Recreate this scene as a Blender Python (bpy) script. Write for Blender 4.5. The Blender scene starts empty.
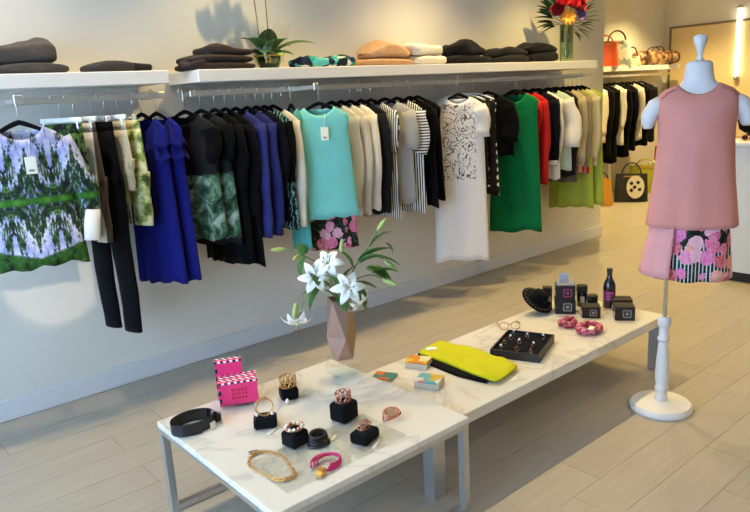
import bpy, bmesh, math, random
from mathutils import Vector, Matrix, Euler, noise as mnoise
from math import sin, cos, pi, radians as RAD
random.seed(7)
C = bpy.context.scene.collection
SC = bpy.context.scene

# ------------------------------------------------------------------ camera, world, exposure
CAM_F, CAM_P, CAM_A, CAM_R, CAM_H = 682.0, RAD(13.3), RAD(50.25), RAD(-3.3), 1.55
hd = Vector((cos(CAM_A), sin(CAM_A), 0)); zz = Vector((0, 0, 1))
fw = (hd*cos(CAM_P) - zz*sin(CAM_P)).normalized()
rt = fw.cross(zz).normalized(); up = rt.cross(fw)
rt, up = rt*cos(CAM_R) + up*sin(CAM_R), -rt*sin(CAM_R) + up*cos(CAM_R)
cd = bpy.data.cameras.new('camera'); cam = bpy.data.objects.new('camera', cd); C.objects.link(cam)
cd.sensor_width = 36.0; cd.lens = CAM_F/750*36.0; cd.clip_start = .05; cd.clip_end = 100
m3 = Matrix((rt, up, -fw)).transposed()
cam.matrix_world = Matrix.Translation((0, 0, CAM_H)) @ m3.to_4x4()
SC.camera = cam
W = bpy.data.worlds.new('world'); SC.world = W; W.use_nodes = True
W.node_tree.nodes['Background'].inputs[0].default_value = (.44, .665, 1.0, 1)
W.node_tree.nodes['Background'].inputs[1].default_value = 9.6
SC.view_settings.view_transform = 'Standard'; SC.view_settings.look = 'None'
SC.view_settings.gamma = 1.0; SC.view_settings.use_curve_mapping = False
SC.view_settings.exposure = -0.06
SPOT_W = 112.0
WARM = (1.0, .80, .50)
# room measures
YW, YR, XE, XF, XS, YB, ZC = 3.80, 5.25, 6.20, 10.2, -1.7, -3.2, 3.00

# ------------------------------------------------------------------ helpers
def lin(c):
    if isinstance(c, str):
        c = [int(c[i:i+2], 16)/255 for i in (1, 3, 5)]
    return tuple(((v+.055)/1.055)**2.4 if v > .04045 else v/12.92 for v in c) + (1,)

class NT:
    def __init__(s, name):
        s.m = bpy.data.materials.new(name); s.m.use_nodes = True; s.t = s.m.node_tree
        s.b = s.t.nodes['Principled BSDF']
    def n(s, typ, **kw):
        o = s.t.nodes.new('ShaderNode'+typ)
        for k, v in kw.items():
            if k.startswith('i_'):
                k2 = k[2:]; k2 = int(k2) if k2.isdigit() else k2.replace('_', ' ')
                if hasattr(v, 'is_output'): s.t.links.new(v, o.inputs[k2])
                else: o.inputs[k2].default_value = v
            else: setattr(o, k, v)
        return o
    def l(s, a, b): s.t.links.new(a, b)
    def math(s, op, a, b=0.0, c=0.0):
        o = s.t.nodes.new('ShaderNodeMath'); o.operation = op
        for i, v in enumerate((a, b, c)):
            if hasattr(v, 'is_output'): s.t.links.new(v, o.inputs[i])
            else: o.inputs[i].default_value = v
        return o.outputs[0]
    def ramp(s, fac, stops, interp='LINEAR'):
        o = s.t.nodes.new('ShaderNodeValToRGB'); e = o.color_ramp; e.interpolation = interp
        while len(e.elements) < len(stops): e.elements.new(.5)
        for el, (p, c) in zip(e.elements, stops): el.position = p; el.color = lin(c)
        s.l(fac, o.inputs[0]); return o.outputs[0]
    def mix(s, fac, a, b):
        o = s.t.nodes.new('ShaderNodeMix'); o.data_type = 'RGBA'
        for k, v in ((0, fac), (6, a), (7, b)):
            if hasattr(v, 'is_output'): s.l(v, o.inputs[k])
            else: o.inputs[k].default_value = lin(v) if isinstance(v, str) else v
        return o.outputs[2]
    def obj(s): return s.n('TexCoord').outputs['Object']
    def bump(s, h, strength=.2, dist=.002):
        o = s.n('Bump'); o.inputs['Strength'].default_value = strength; o.inputs['Distance'].default_value = dist
        s.l(h, o.inputs['Height']); s.l(o.outputs[0], s.b.inputs['Normal'])
    def col(s, c):
        if hasattr(c, 'is_output'): s.l(c, s.b.inputs['Base Color'])
        else: s.b.inputs['Base Color'].default_value = lin(c)
    def rough(s, r): s.b.inputs['Roughness'].default_value = r

MC = {}
def plain(name, c, rough=.5, metal=0, var=.06, scale=30, bump=0, coat=0):
    if name in MC: return MC[name]
    t = NT(name); nz = t.n('TexNoise', i_Vector=t.obj(), i_Scale=scale, i_Detail=3.0)
    hs = t.n('HueSaturation', i_Color=lin(c)); t.l(t.math('MULTIPLY_ADD', nz.outputs[0], var*2, 1-var), hs.inputs['Value'])
    t.col(hs.outputs[0]); t.rough(rough); t.b.inputs['Metallic'].default_value = metal
    if bump: t.bump(nz.outputs[0], bump)
    if coat: t.b.inputs['Coat Weight'].default_value = coat
    MC[name] = t.m; return t.m
def cloth(c, name=None, sheen=.03, weave=420):
    name = name or 'cloth_'+c.strip('#')
    if name in MC: return MC[name]
    t = NT(name); co = t.obj()
    n1 = t.n('TexNoise', i_Vector=co, i_Scale=9.0, i_Detail=4.0)
    n2 = t.n('TexNoise', i_Vector=co, i_Scale=float(weave), i_Detail=1.0)
    hs = t.n('HueSaturation', i_Color=lin(c))
    t.l(t.math('ADD', t.math('MULTIPLY_ADD', n1.outputs[0], .16, .84), t.math('MULTIPLY', n2.outputs[0], .16)), hs.inputs['Value'])
    t.col(hs.outputs[0]); t.rough(.85); t.b.inputs['Sheen Weight'].default_value = sheen
    t.b.inputs['Specular IOR Level'].default_value = .08
    t.bump(t.math('ADD', n1.outputs[0], t.math('MULTIPLY', n2.outputs[0], .25)), .25, .004)
    MC[name] = t.m; return t.m

class MB:
    def __init__(s): s.v = []; s.f = []
    def add(s, v, f):
        o = len(s.v); s.v += [tuple(p) for p in v]; s.f += [tuple(i+o for i in q) for q in f]; return s
    def box(s, c, d, rz=0, bev=0, seg=1):
        bm = bmesh.new(); bmesh.ops.create_cube(bm, size=1)
        for v in bm.verts: v.co = Vector((v.co.x*d[0], v.co.y*d[1], v.co.z*d[2]))
        if bev: bmesh.ops.bevel(bm, geom=bm.edges[:], offset=bev, segments=seg, affect='EDGES', profile=.5)
        R = Matrix.Rotation(rz, 3, 'Z')
        bm.verts.index_update()
        s.add([R @ v.co + Vector(c) for v in bm.verts], [[v.index for v in f.verts] for f in bm.faces]); bm.free(); return s
    def rings(s, rings, closed=True, cap0=False, cap1=False):
        n = len(rings[0]); v = [p for r in rings for p in r]; f = []
        for i in range(len(rings)-1):
            for j in range(n if closed else n-1):
                a = i*n+j; b = i*n+(j+1) % n
                f.append((a, b, b+n, a+n))
        if cap0: f.append(tuple(range(n))[::-1])
        if cap1: f.append(tuple(range((len(rings)-1)*n, len(rings)*n)))
        return s.add(v, f)
    def lathe(s, prof, n=24, c=(0, 0, 0), cap=True):
        return s.rings([[(c[0]+r*cos(2*pi*j/n), c[1]+r*sin(2*pi*j/n), c[2]+z) for j in range(n)] for r, z in prof], True, cap, cap)
    def tube(s, path, rad, n=10, flat=1.0, closed=False, cap=True):
        P = [Vector(p) for p in path]; k = len(P)
        if not hasattr(rad, '__len__'): rad = [rad]*k
        T = []
        for i in range(k):
            if closed: T.append((P[(i+1) % k]-P[i-1]).normalized())
            else: T.append((P[min(i+1, k-1)]-P[max(i-1, 0)]).normalized())
        u = T[0].orthogonal().normalized()
        if abs(T[0].y) < .9: u = (Vector((0, 1, 0)) - T[0]*T[0].y).normalized()
        R = []
        for i in range(k):
            u = (u - T[i]*u.dot(T[i])); u = u.normalized() if u.length > 1e-6 else T[i].orthogonal().normalized()
            w = T[i].cross(u)
            R.append([P[i] + (u*cos(2*pi*j/n)*flat + w*sin(2*pi*j/n))*rad[i] for j in range(n)])
        if closed: R.append(R[0]); return s.rings(R)
        return s.rings(R, True, cap, cap)
    def grid(s, fn, nu, nv):
        v = [fn(i/nu, j/nv) for i in range(nu+1) for j in range(nv+1)]
        f = [(i*(nv+1)+j, (i+1)*(nv+1)+j, (i+1)*(nv+1)+j+1, i*(nv+1)+j+1) for i in range(nu) for j in range(nv)]
        return s.add(v, f)
    def build(s, name, mat, parent=None, smooth=True, solid=0, sub=0, loc=None, rot=None, sharp=None):
        me = bpy.data.meshes.new(name); me.from_pydata(s.v, [], s.f)
        bm = bmesh.new(); bm.from_mesh(me); bmesh.ops.recalc_face_normals(bm, faces=bm.faces[:]); bm.to_mesh(me); bm.free()
        if smooth:
            for p in me.polygons: p.use_smooth = True
            if sharp: me.set_sharp_from_angle(angle=RAD(sharp))
        me.materials.append(mat); me.update()
        o = bpy.data.objects.new(name, me); C.objects.link(o); o.parent = parent
        if solid: md = o.modifiers.new('solid', 'SOLIDIFY'); md.thickness = solid; md.offset = 0
        if sub: md = o.modifiers.new('sub', 'SUBSURF'); md.levels = sub; md.render_levels = sub
        if loc: o.location = loc
        if rot: o.rotation_euler = rot
        return o

def tag(o, label=None, cat=None, group=None, kind=None):
    if label: o['label'] = label
    if cat: o['category'] = cat
    if group: o['group'] = group
    if kind: o['kind'] = kind
    return o
def thing(name, label, cat, loc=(0, 0, 0), rz=0, group=None, rot=None):
    o = bpy.data.objects.new(name, None); C.objects.link(o); o.empty_display_size = .05
    o.location = loc; o.rotation_euler = rot if rot else (0, 0, rz)
    return tag(o, label, cat, group)
def place(src, parent, loc=(0, 0, 0), rot=(0, 0, 0), scale=(1, 1, 1)):
    o = src.copy(); C.objects.link(o); o.parent = parent; o.location = loc; o.rotation_euler = rot; o.scale = scale; return o

# ------------------------------------------------------------------ materials of the room
def wall_mat():
    t = NT('wall_paint'); p = t.n('NewGeometry').outputs['Position']
    n = t.n('TexNoise', i_Vector=p, i_Scale=2.0, i_Detail=3.0); n2 = t.n('TexNoise', i_Vector=p, i_Scale=160.0)
    t.col(t.ramp(n.outputs[0], [(.3, '#ddd7c8'), (.7, '#e2dccf')])); t.rough(.75); t.bump(n2.outputs[0], .06, .001); return t.m
def floor_mat():
    t = NT('oak_laminate'); p = t.n('NewGeometry').outputs['Position']; oi = t.n('ObjectInfo')
    off = t.n('CombineXYZ'); t.l(t.math('MULTIPLY', oi.outputs['Random'], 37.0), off.inputs[0]); t.l(t.math('MULTIPLY', oi.outputs['Random'], 11.0), off.inputs[2])
    va = t.n('VectorMath', operation='ADD'); t.l(p, va.inputs[0]); t.l(off.outputs[0], va.inputs[1])
    mp = t.n('Mapping'); mp.inputs['Scale'].default_value = (1.2, 14, 1); t.l(va.outputs[0], mp.inputs[0])
    n = t.n('TexNoise', i_Vector=mp.outputs[0], i_Scale=2.4, i_Detail=6.0, i_Roughness=.6, i_Distortion=.8)
    base = t.ramp(n.outputs[0], [(.25, '#9f9484'), (.5, '#a59a89'), (.8, '#aba08f')])
    hs = t.n('HueSaturation', i_Color=base); t.l(t.math('MULTIPLY_ADD', oi.outputs['Random'], .05, .975), hs.inputs['Value'])
    t.col(hs.outputs[0]); t.rough(.38); t.b.inputs['Specular IOR Level'].default_value = .35
    t.bump(n.outputs[0], .05, .001); return t.m
M_wall = wall_mat(); M_floor = floor_mat()
M_white = plain('white_lacquer', '#e6e2da', .35, var=.02)
M_base = plain('baseboard_paint', '#d8d6d2', .45, var=.02)
M_ceil = plain('ceiling_paint', '#dedace', .8, var=.02)
M_seam = plain('floor_joint', '#857b6c', .8)
M_chrome = plain('chrome', '#dedcd4', .28, .8, var=.02)
M_steel = plain('brushed_steel', '#c9ccce', .30, .9, var=.06, scale=80)
M_black = plain('black_plastic', '#141414', .4)
M_velvet = cloth('#0c0b0d', 'black_velvet', .06)
def marble():
    t = NT('veined_marble'); p = t.n('NewGeometry').outputs['Position']
    n = t.n('TexNoise', i_Vector=p, i_Scale=1.7, i_Detail=6.0, i_Roughness=.55, i_Distortion=1.6)
    v = t.math('ABSOLUTE', t.math('SUBTRACT', n.outputs[0], .5))
    n2 = t.n('TexNoise', i_Vector=p, i_Scale=5.0, i_Detail=4.0)
    vein = t.math('MULTIPLY', t.math('SMOOTH_MIN', t.math('MULTIPLY', v, 16.0), 1.0, .2), 1.0)
    c = t.ramp(vein, [(0, '#c9c4ba'), (.3, '#dcd6ca'), (.7, '#e2dccf')])
    c2 = t.mix(t.math('MULTIPLY', n2.outputs[0], .25), c, '#d5c7ae')
    t.col(c2); t.rough(.22); return t.m
M_marble = marble()
def glass(name, tint=(1, 1, 1, 1), mixf=.1, rough=.02):
    t = NT(name); o = t.t.nodes['Material Output']
    tr = t.n('BsdfTransparent'); tr.inputs[0].default_value = tint
    gl = t.n('BsdfGlossy'); gl.inputs['Roughness'].default_value = rough
    lw = t.n('LayerWeight'); lw.inputs[0].default_value = .35
    f = t.math('MULTIPLY_ADD', lw.outputs['Facing'], .22, mixf)
    mx = t.n('MixShader'); t.l(f, mx.inputs[0]); t.l(tr.outputs[0], mx.inputs[1]); t.l(gl.outputs[0], mx.inputs[2])
    t.l(mx.outputs[0], o.inputs[0]); return t.m
M_pane = glass('window_glass', mixf=.03); M_acryl = glass('acrylic', (.985, .995, .99, 1), .035)
M_vglass = glass('vase_glass', (.86, .93, .86, 1), .08)

# ------------------------------------------------------------------ structure
def struct(name, mb, mat, parent=None, **k):
    o = mb.build(name, mat, parent, smooth=False, **k)
    if parent is None: o['kind'] = 'structure'
    return o
def slab(x0, x1, y0, y1, z0, z1, bev=0): return MB().box(((x0+x1)/2, (y0+y1)/2, (z0+z1)/2), (x1-x0, y1-y0, z1-z0), 0, bev)
floor = struct('floor', slab(XS, XF+.1, YB, YR+.1, -.12, -.006), M_seam)
tag(floor, 'pale oak plank laminate floor of the shop')
unit = MB().box((0, 0, 0), (1, 1, 1)).build('plank', M_floor, floor, smooth=False); unit_used = False
rest = MB(); PW, PL = .185, 1.29
rs = random.Random(3)
SEAM = {4: 2.474, 5: 2.75, 6: 2.04, 7: 2.219}
ny0 = int((YB-.045)/PW)-1
cand = []
for r in range(-18, 29):
    y0 = .045+PW*r; y1 = y0+PW
    if y1 < YB or y0 > YR: continue
    y0c, y1c = max(y0, YB), min(y1, YR)
    x = (SEAM[r] if r in SEAM else rs.uniform(0, PL)); x = x - PL*math.ceil((x-XS)/PL)
    while x < XF:
        x0c, x1c = max(x, XS), min(x+PL, XF)
        if x1c-x0c > .02:
            vis = 0; best = 0
            for a in (.0, .25, .5, .75, 1):
                q = Vector((x0c+(x1c-x0c)*a, (y0c+y1c)/2, 0))-Vector((0, 0, CAM_H)); d = q.dot(fw)
                if d > .3 and abs(q.dot(rt)/d*CAM_F) < 400 and abs(q.dot(up)/d*CAM_F) < 290: vis += 1; best = max(best, 1/d)
            cand.append((vis > 0, best, x0c, x1c, y0c, y1c))
        x += PL
cand.sort(key=lambda c: (-c[0], -c[1]))
for i, (vis, b, x0, x1, y0, y1) in enumerate(cand):
    if vis and i < 290:
        o = unit if not unit_used else unit.copy()
        if unit_used: C.objects.link(o); o.parent = floor
        unit_used = True
        o.location = ((x0+x1)/2, (y0+y1)/2, -.0035); o.scale = (x1-x0-.0015, y1-y0-.0015, .007)
    else: rest.box(((x0+x1)/2, (y0+y1)/2, -.0035), (x1-x0-.0015, y1-y0-.0015, .007))
if rest.v: tag(rest.build('plank_field', M_floor, floor, smooth=False), kind='stuff')
T = .12
tag(struct('wall_back', slab(XS, XE, YW, YR+.1, 0, ZC), M_wall), 'cream wall behind the hanging clothes')
tag(struct('wall_recess', slab(XE, XF, YR, YR+.1, 0, ZC), M_wall), 'cream wall at the back of the alcove')
tag(struct('wall_end', slab(XF, XF+.1, YB, YR+.1, 0, ZC), M_wall), 'cream far end wall beyond the mannequin')
tag(struct('wall_front', slab(XS, XF, YB-.1, YB, 0, ZC), M_wall), 'long wall facing the clothes racks')
tag(struct('ceiling', slab(XS, XF+.1, YB-.1, YR+.1, ZC, ZC+.1), M_ceil), 'plain pale ceiling of the shop')
YG = -.3   # the glazed part of the shopfront runs from here to the clothes wall
wl = MB(); wl.box((XS-.05, (YB+YW)/2, .06), (.1, YW-YB, .12)); wl.box((XS-.05, (YB+YW)/2, ZC-.2), (.1, YW-YB, .4))
wl.box((XS-.05, YW-.075, ZC/2), (.1, .15, ZC)); wl.box((XS-.05, (YB+YG)/2, ZC/2), (.1, YG-YB, ZC))
tag(struct('wall_left', wl, M_wall), 'shopfront wall around the display windows')
for k in range(3):
    a = YG+(YW-.15-YG)/3*k; b = YG+(YW-.15-YG)/3*(k+1)
    wn = struct('window_%d' % (k+1), MB().box((XS-.05, a+.025, 1.36), (.07, .05, 2.48)).box((XS-.05, b-.025, 1.36), (.07, .05, 2.48)).box((XS-.05, (a+b)/2, .145), (.07, b-a-.1, .05)).box((XS-.05, (a+b)/2, 2.575), (.07, b-a-.1, .05)), M_steel)
    tag(wn, 'steel framed shopfront window')
    struct('pane', MB().box((XS-.05, (a+b)/2, 1.36), (.008, b-a-.1, 2.38)), M_pane, wn)
def baseboard(name, mb): return tag(struct(name, mb, M_base), 'white skirting board')
baseboard('baseboard_back', slab(XS, XE+.015, YW-.016, YW, 0, .115, .004))
baseboard('baseboard_recess', slab(XE, XF, YR-.016, YR, 0, .115, .004))
baseboard('baseboard_pier', slab(XE, XE+.016, YW, YR-.016, 0, .115, .004))
baseboard('baseboard_end', slab(XF-.016, XF, YB, YR-.016, 0, .115, .004))

# ceiling downlights, each with its own lamp
M_emit = NT('lamp_lens'); M_emit.b.inputs['Emission Color'].default_value = WARM+(1,); M_emit.b.inputs['Emission Strength'].default_value = 12
def downlight(x, y, watt, where, aim=None, col=WARM, size=110, blend=.8):
    t = thing('downlight', 'round recessed ceiling downlight '+where, 'ceiling light', (x, y, ZC), 0, 'ceiling downlights')
    MB().lathe([(.045, -.004), (.062, -.012), (.066, -.004), (.066, .0)], 20, cap=False).build('trim_ring', M_white, t)
    MB().lathe([(.045, -.006), (.02, -.009), (.001, -.01)], 20, cap=False).build('lens', M_emit.m, t)
    ld = bpy.data.lights.new('lamp', 'SPOT'); ld.energy = watt; ld.color = col; ld.spot_size = RAD(size); ld.spot_blend = blend; ld.shadow_soft_size = .022
    lo = bpy.data.objects.new('lamp', ld); C.objects.link(lo); lo.location = (x, y, ZC-.03)
    if aim: lo.rotation_euler = (Vector(aim)-Vector((x, y, ZC-.03))).to_track_quat('-Z', 'Y').to_euler()
    return t
for x, y, w, where, aim, col in [
    (.75, 3.15, .8, 'above the printed blouse', (.8, 2.8, 0), (1, .82, .58)),
    (2.15, 3.2, 1.0, 'above the lily vase', (2.0, 2.75, 0), (1, .76, .34)),
    (3.65, 3.15, 1.4, 'above the white printed dress', (3.6, 2.8, 0), (1, .77, .40)),
    (5.0, 3.1, 1.45, 'above the lime dress', (5.0, 2.8, 0), (1, .76, .28)),
    (7.2, 4.4, 3.0, 'at the mouth of the alcove', (7.0, 4.4, 0), (1, .78, .33)),
    (9.0, 4.3, 3.0, 'in front of the alcove shelf', (9.0, 4.5, 0), (1, .78, .33)),
    (5.2, 1.0, 1.5, 'above the white counter', None, (1, .76, .28)),
    (7.6, 1.9, 2.2, 'behind the white counter', None, (1, .77, .32)),
    (3.0, -.6, .95, 'across the room from the mannequin', None, (1, .79, .48)),
    (.8, -.6, .5, 'near the shopfront', None, (1, .88, .7))]:
    downlight(x, y, SPOT_W*w, where, aim, col)
downlight(.1, -1.9, SPOT_W*4.5, 'aimed at the wall below the printed blouse', (.93, 3.8, .70), (1, .84, .6), 5.0, .4)

# ------------------------------------------------------------------ shelves and rails
def shelf(label, x0, x1, y0, y1, z0=1.665, z1=1.73):
    return tag(slab(x0, x1, y0, y1, z0, z1, .003).build('floating_shelf', M_white, smooth=False), label, 'shelf', 'white floating shelves')
shelf('white floating shelf carrying the grey sweaters', -.7, 1.545, 3.42, YW-.002)
shelf('long white floating shelf carrying the orchid and folded knitwear', 1.71, 5.48, 3.42, YW-.002)
shelf('white shelf in the alcove carrying the handbags', XE+.02, 10.0, 4.90, YR-.002)
ZR = 1.61
def rail(label, x0, x1, y, arms, yw, outs=()):
    t = thing('clothes_rail', label, 'clothes rail', (x0, y, ZR), 0, 'wall mounted clothes rails')
    MB().box(((x1-x0)/2, 0, 0), (x1-x0, .014, .032), 0, .002).build('bar', M_chrome, t, smooth=False)
    for a in arms:
        MB().box((a-x0, (yw-y)/2+.004, -.002), (.022, yw-y-.004, .03), 0, .002).box((a-x0, yw-y-.008, -.002), (.05, .012, .07), 0, .002).build('bracket', M_chrome, t, smooth=False)
    for a in outs:
        MB().box((a-x0, -.10, .0), (.022, .19, .022), 0, .002).box((a-x0, -.195, .004), (.036, .014, .04), 0, .002).build('face_out_arm', M_chrome, t, smooth=False)
    return t
rail('chrome clothes rail beneath the sweater shelf, left of the gap', -.3, 1.56, 3.53, (-.1, 1.5), YW, (.80,))
rail('long chrome clothes rail beneath the orchid shelf', 1.70, 5.46, 3.53, (1.8, 2.47, 3.1, 3.9, 4.7, 5.4), YW, (2.40,))
rail('chrome clothes rail beneath the alcove shelf', XE+.15, 9.95, 5.02, (6.6, 8.1, 9.8), YR)

# ------------------------------------------------------------------ hangers
ZN = 1.502
def hook_path(top):
    p = [(0, 0, 0), (0, 0, top-.045)]
    for k in range(9):
        a = pi*1.15*k/8; p.append((0, -.019+.019*cos(a)+.0, top-.019+.019*sin(a)+.003))
    return p
_h = {}
def hanger(label, loc, th, kind='black', hw=.19, zr=ZR):
    name = 'clothes_hanger' if kind in ('black', 'white') else 'clip_hanger'
    t = thing(name, label, 'hanger', loc, th, {'black': 'black velvet hangers', 'steel': 'thin chrome clip hangers'}.get(kind, 'white plastic hangers'))
    key = (kind, round(hw, 2))
    if key not in _h:
        if kind == 'black':
            pts = [(hw*s, 0, -.085*abs(s)**1.25-.002) for s in [k/8-1 for k in range(17)]]
            a = MB().tube(pts, [.006+.006*(1-abs(k/8-1)) for k in range(17)], 8, .55).build('arms', M_velvet, t)
        elif kind == 'white':
            pts = [(hw*s, 0, -.05*abs(s)**1.5-.004) for s in [k/8-1 for k in range(17)]]
            a = MB().tube(pts, .007, 8, .6).build('arms', plain('white_plastic', '#efeee9', .3, var=.02), t)
        elif kind == 'steel':
            a = MB().tube([(-hw, 0, -.02), (hw, 0, -.02)], .003, 8).build('arms', M_chrome, t)
        else:
            a = MB().box((0, 0, -.012), (hw*2, .012, .024), 0, .004, 2).build('arms', plain('white_plastic', '#efeee9', .3, var=.02), t)
        h = MB().tube(hook_path(zr-loc[2]+.026), .0022, 6).build('hook', M_chrome, t)
        _h[key] = (a, h)
    else:
        for s in _h[key]: place(s, t)
    if kind in ('clip', 'steel'):
        for s in (-1, 1): MB().box((s*hw*.8, 0, -.03), (.022, .02, .05), 0, .003).build('clip', plain('white_plastic', '#efeee9', .3) if kind == 'clip' else M_chrome, t, smooth=False)
    return t

# ------------------------------------------------------------------ garments
GN = 32
def body_mesh(hw, L, hem, depth, neck=.072, drop=.07, fold=.012, seed=0, back=.015, nf=5, waist=None):
    rg = random.Random(seed); ph = [rg.uniform(0, 6.28) for _ in range(4)]
    R = []
    def ring(fn): R.append([fn(2*pi*j/GN) for j in range(GN)])
    def ny(t, d): return d*sin(t)
    ring(lambda t: (neck*cos(t), .022*sin(t)*1.4, -.004 - (drop if sin(t) < 0 else back)*abs(sin(t))**1.3))
    ring(lambda t: (neck*1.12*cos(t), .026*sin(t)*1.4, -.012 - (drop+.012 if sin(t) < 0 else back+.01)*abs(sin(t))**1.3))
    ring(lambda t: ((neck*1.1+hw)/2*cos(t), .034*sin(t), -.032 - (drop+.02 if sin(t) < 0 else .03)*abs(sin(t))))
    ring(lambda t: (hw*cos(t), .034*sin(t), -.065 - (drop+.02 if sin(t) < 0 else .05)*abs(sin(t))))
    n = max(8, int(L/.05))
    z0 = -.12-drop*.5
    for i in range(n+1):
        s = i/n; z = z0+(-L-z0)*s
        w = (hw-.012)*(1-s)+hem*s
        if waist: w -= waist*sin(pi*min(1, s*1.3))**2 if s < .77 else 0
        d = (.036*(1-s)+depth*s); am = fold*s**.7
        def fn(t, w=w, d=d, z=z, am=am, s=s):
            c, q = cos(t), sin(t)
            x = w*(abs(c)**.85)*(1 if c > 0 else -1)
            wv = am*sin(nf*x/w*2.2+ph[0]+s*.8)+am*.5*sin(nf*1.9*x/w+ph[1]+(1.5 if q > 0 else 0))
            y = d*q*(1 if abs(q) > .3 else 1)+wv*(1-abs(c)**6)
            return (x, y, z+.006*s*sin(3*t+ph[2])+ (.008*s*sin(nf*2*x/w+ph[3])))
        ring(fn)
    return MB().rings(R)
def sleeve_mesh(side, hw, L, r0=.062, r1=.045, seed=0, out=.03, flat=.5):
    rg = random.Random(seed*7+side); pts = []; rad = []
    n = max(5, int(L/.05))
    for i in range(n+1):
        s = i/n
        x = hw-.045+out*min(1, s*2.2)-.03*max(0, s-.5)
        pts.append((side*(x+.004*sin(9*s+seed)), -.012*s+.006*sin(7*s+seed*2), -.078-(L-.06)*s))
        rad.append((r0*(1-s)+r1*s)*(1+.05*sin(16*s+seed)))
    return MB().tube(pts, rad, 14, flat, cap=False)
M_tagw = plain('paper_tag', '#eee4cb', .6, var=.02); M_tagp = plain('tag_print', '#8d8574', .6)
def swing_tag(parent, x, y, z, s=1.0):
    g = MB().box((x, y, z), (.045*s, .003, .075*s), 0, .001).build('price_tag', M_tagw, parent, smooth=False)
    MB().box((x, y-.0018, z-.022*s), (.022*s, .001, .010*s)).build('print', M_tagp, g, smooth=False)
    MB().tube([(x, y, z+.036*s), (x+.004, y+.004, z+.075*s), (x+.008, y+.012, z+.11*s)], .0012, 5).build('string', M_tagw, g)
gi = [0]
def garment(name, label, cat, x, y, th, mat, hemz=.8, hw=.185, hem=None, depth=.034, sl=None, smat=None, group='clothes on the long rail', drop=.05,
            hang='black', fold=.009, cuff=None, trim=None, neck=.085, ruffle=False, tagz=None, zn=ZN, r0=.06, r1=.042, zr=ZR, nf=5, short=None, out=.03, cuffh=.035):
    gi[0] += 1; sd = gi[0]
    t = thing(name, label, cat, (x, y, zn), RAD(th), group)
    L = zn-hemz; hem = hem or hw+.0
    body_mesh(hw, L, hem, depth, neck, drop, fold, sd, nf=nf).build('body', mat, t, solid=.003)
    if sl:
        for s in (-1, 1):
            o = sleeve_mesh(s, hw, sl, r0, r1, sd, out).build('sleeve', smat or mat, t, solid=.003)
            if cuff:
                xe = hw-.045+out-.015; MB().tube([(s*(xe+.02*(cuffh > .1)), -.011, -.018-sl+cuffh), (s*(xe+.01*(cuffh > .1)), -.012, -.018-sl+cuffh*.5), (s*xe, -.013, -.018-sl-.004)], [r1*1.1, r1*1.09, r1*1.08], 14, .55, cap=False).build('cuff', cuff, o, solid=.003)
    if trim:   # contrasting hem band
        MB().rings([[((hem+.002)*cos(2*pi*j/GN), (depth+.006)*sin(2*pi*j/GN), -L+dz) for j in range(GN)] for dz in (.05, .02, -.004)]).build('hem_band', trim, t, solid=.003)
    if ruffle:
        for s in (-1, 1):
            for k in range(2):
                def fn(u, v, s=s, k=k):
                    a = u*pi-.5*pi
                    return (s*(hw-.05+.045*v*cos(a)*1.2+.004*k), .046*sin(a)*(.6+.6*v)*(1+.2*sin(9*u)), -.05-.07*k-.10*v+.012*sin(14*u+k))
                MB().grid(fn, 18, 4).build('ruffle', mat, t, solid=.003)
    if tagz: swing_tag(t, .02, -.065, tagz)
    if hang:
        if not short and len(label.split()) > 11: short = ' '.join(label.split()[:11])
        hanger(('black velvet hanger' if hang == 'black' else 'white plastic hanger')+' holding the '+(short or label), (x, y, zn+.018), RAD(th), hang, hw-.012, zr)
    return t
def trousers(name, label, x, y, th, mat, hemz, hw=.15, group='bottoms on white clip hangers', zt=1.495, band=None, cat='trousers', short=None, hang=True):
    gi[0] += 1; t = thing(name, label, cat, (x, y, zt), RAD(th), group); L = zt-hemz
    MB().rings([[(hw*cos(2*pi*j/GN), .016*sin(2*pi*j/GN), z) for j in range(GN)] for z in (0, -.02, -.045)]).build('waistband', band or mat, t, solid=.003)
    cr = min(.26, L*.5)
    MB().rings([[((hw+.02*s)*cos(2*pi*j/GN), (.016+.016*s)*sin(2*pi*j/GN)+.004*s*sin(5*j), -.045-cr*s) for j in range(GN)] for s in [k/6 for k in range(7)]]).build('hip', mat, t, solid=.003)
    for s in (-1, 1):
        P = [(s*(hw*.5+.012), .004*sin(9*k/12+s), -.03-cr+.03-(L-cr-.03)*k/12) for k in range(13)]
        MB().tube(P, [hw*.54*(1-.22*k/12)*(1+.02*sin(k*2.2+s)) for k in range(13)], 16, .34, cap=False).build('trouser_leg', mat, t, solid=.003)
    white = 'foliage' in label or 'folded cream' in label
    if hang: hanger(('white' if white else 'thin chrome')+' clip hanger holding the '+(short or label), (x, y, zt+.03), RAD(th), 'clip' if white else 'steel', hw+.01 if white else hw-.01)
    return t

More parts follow.
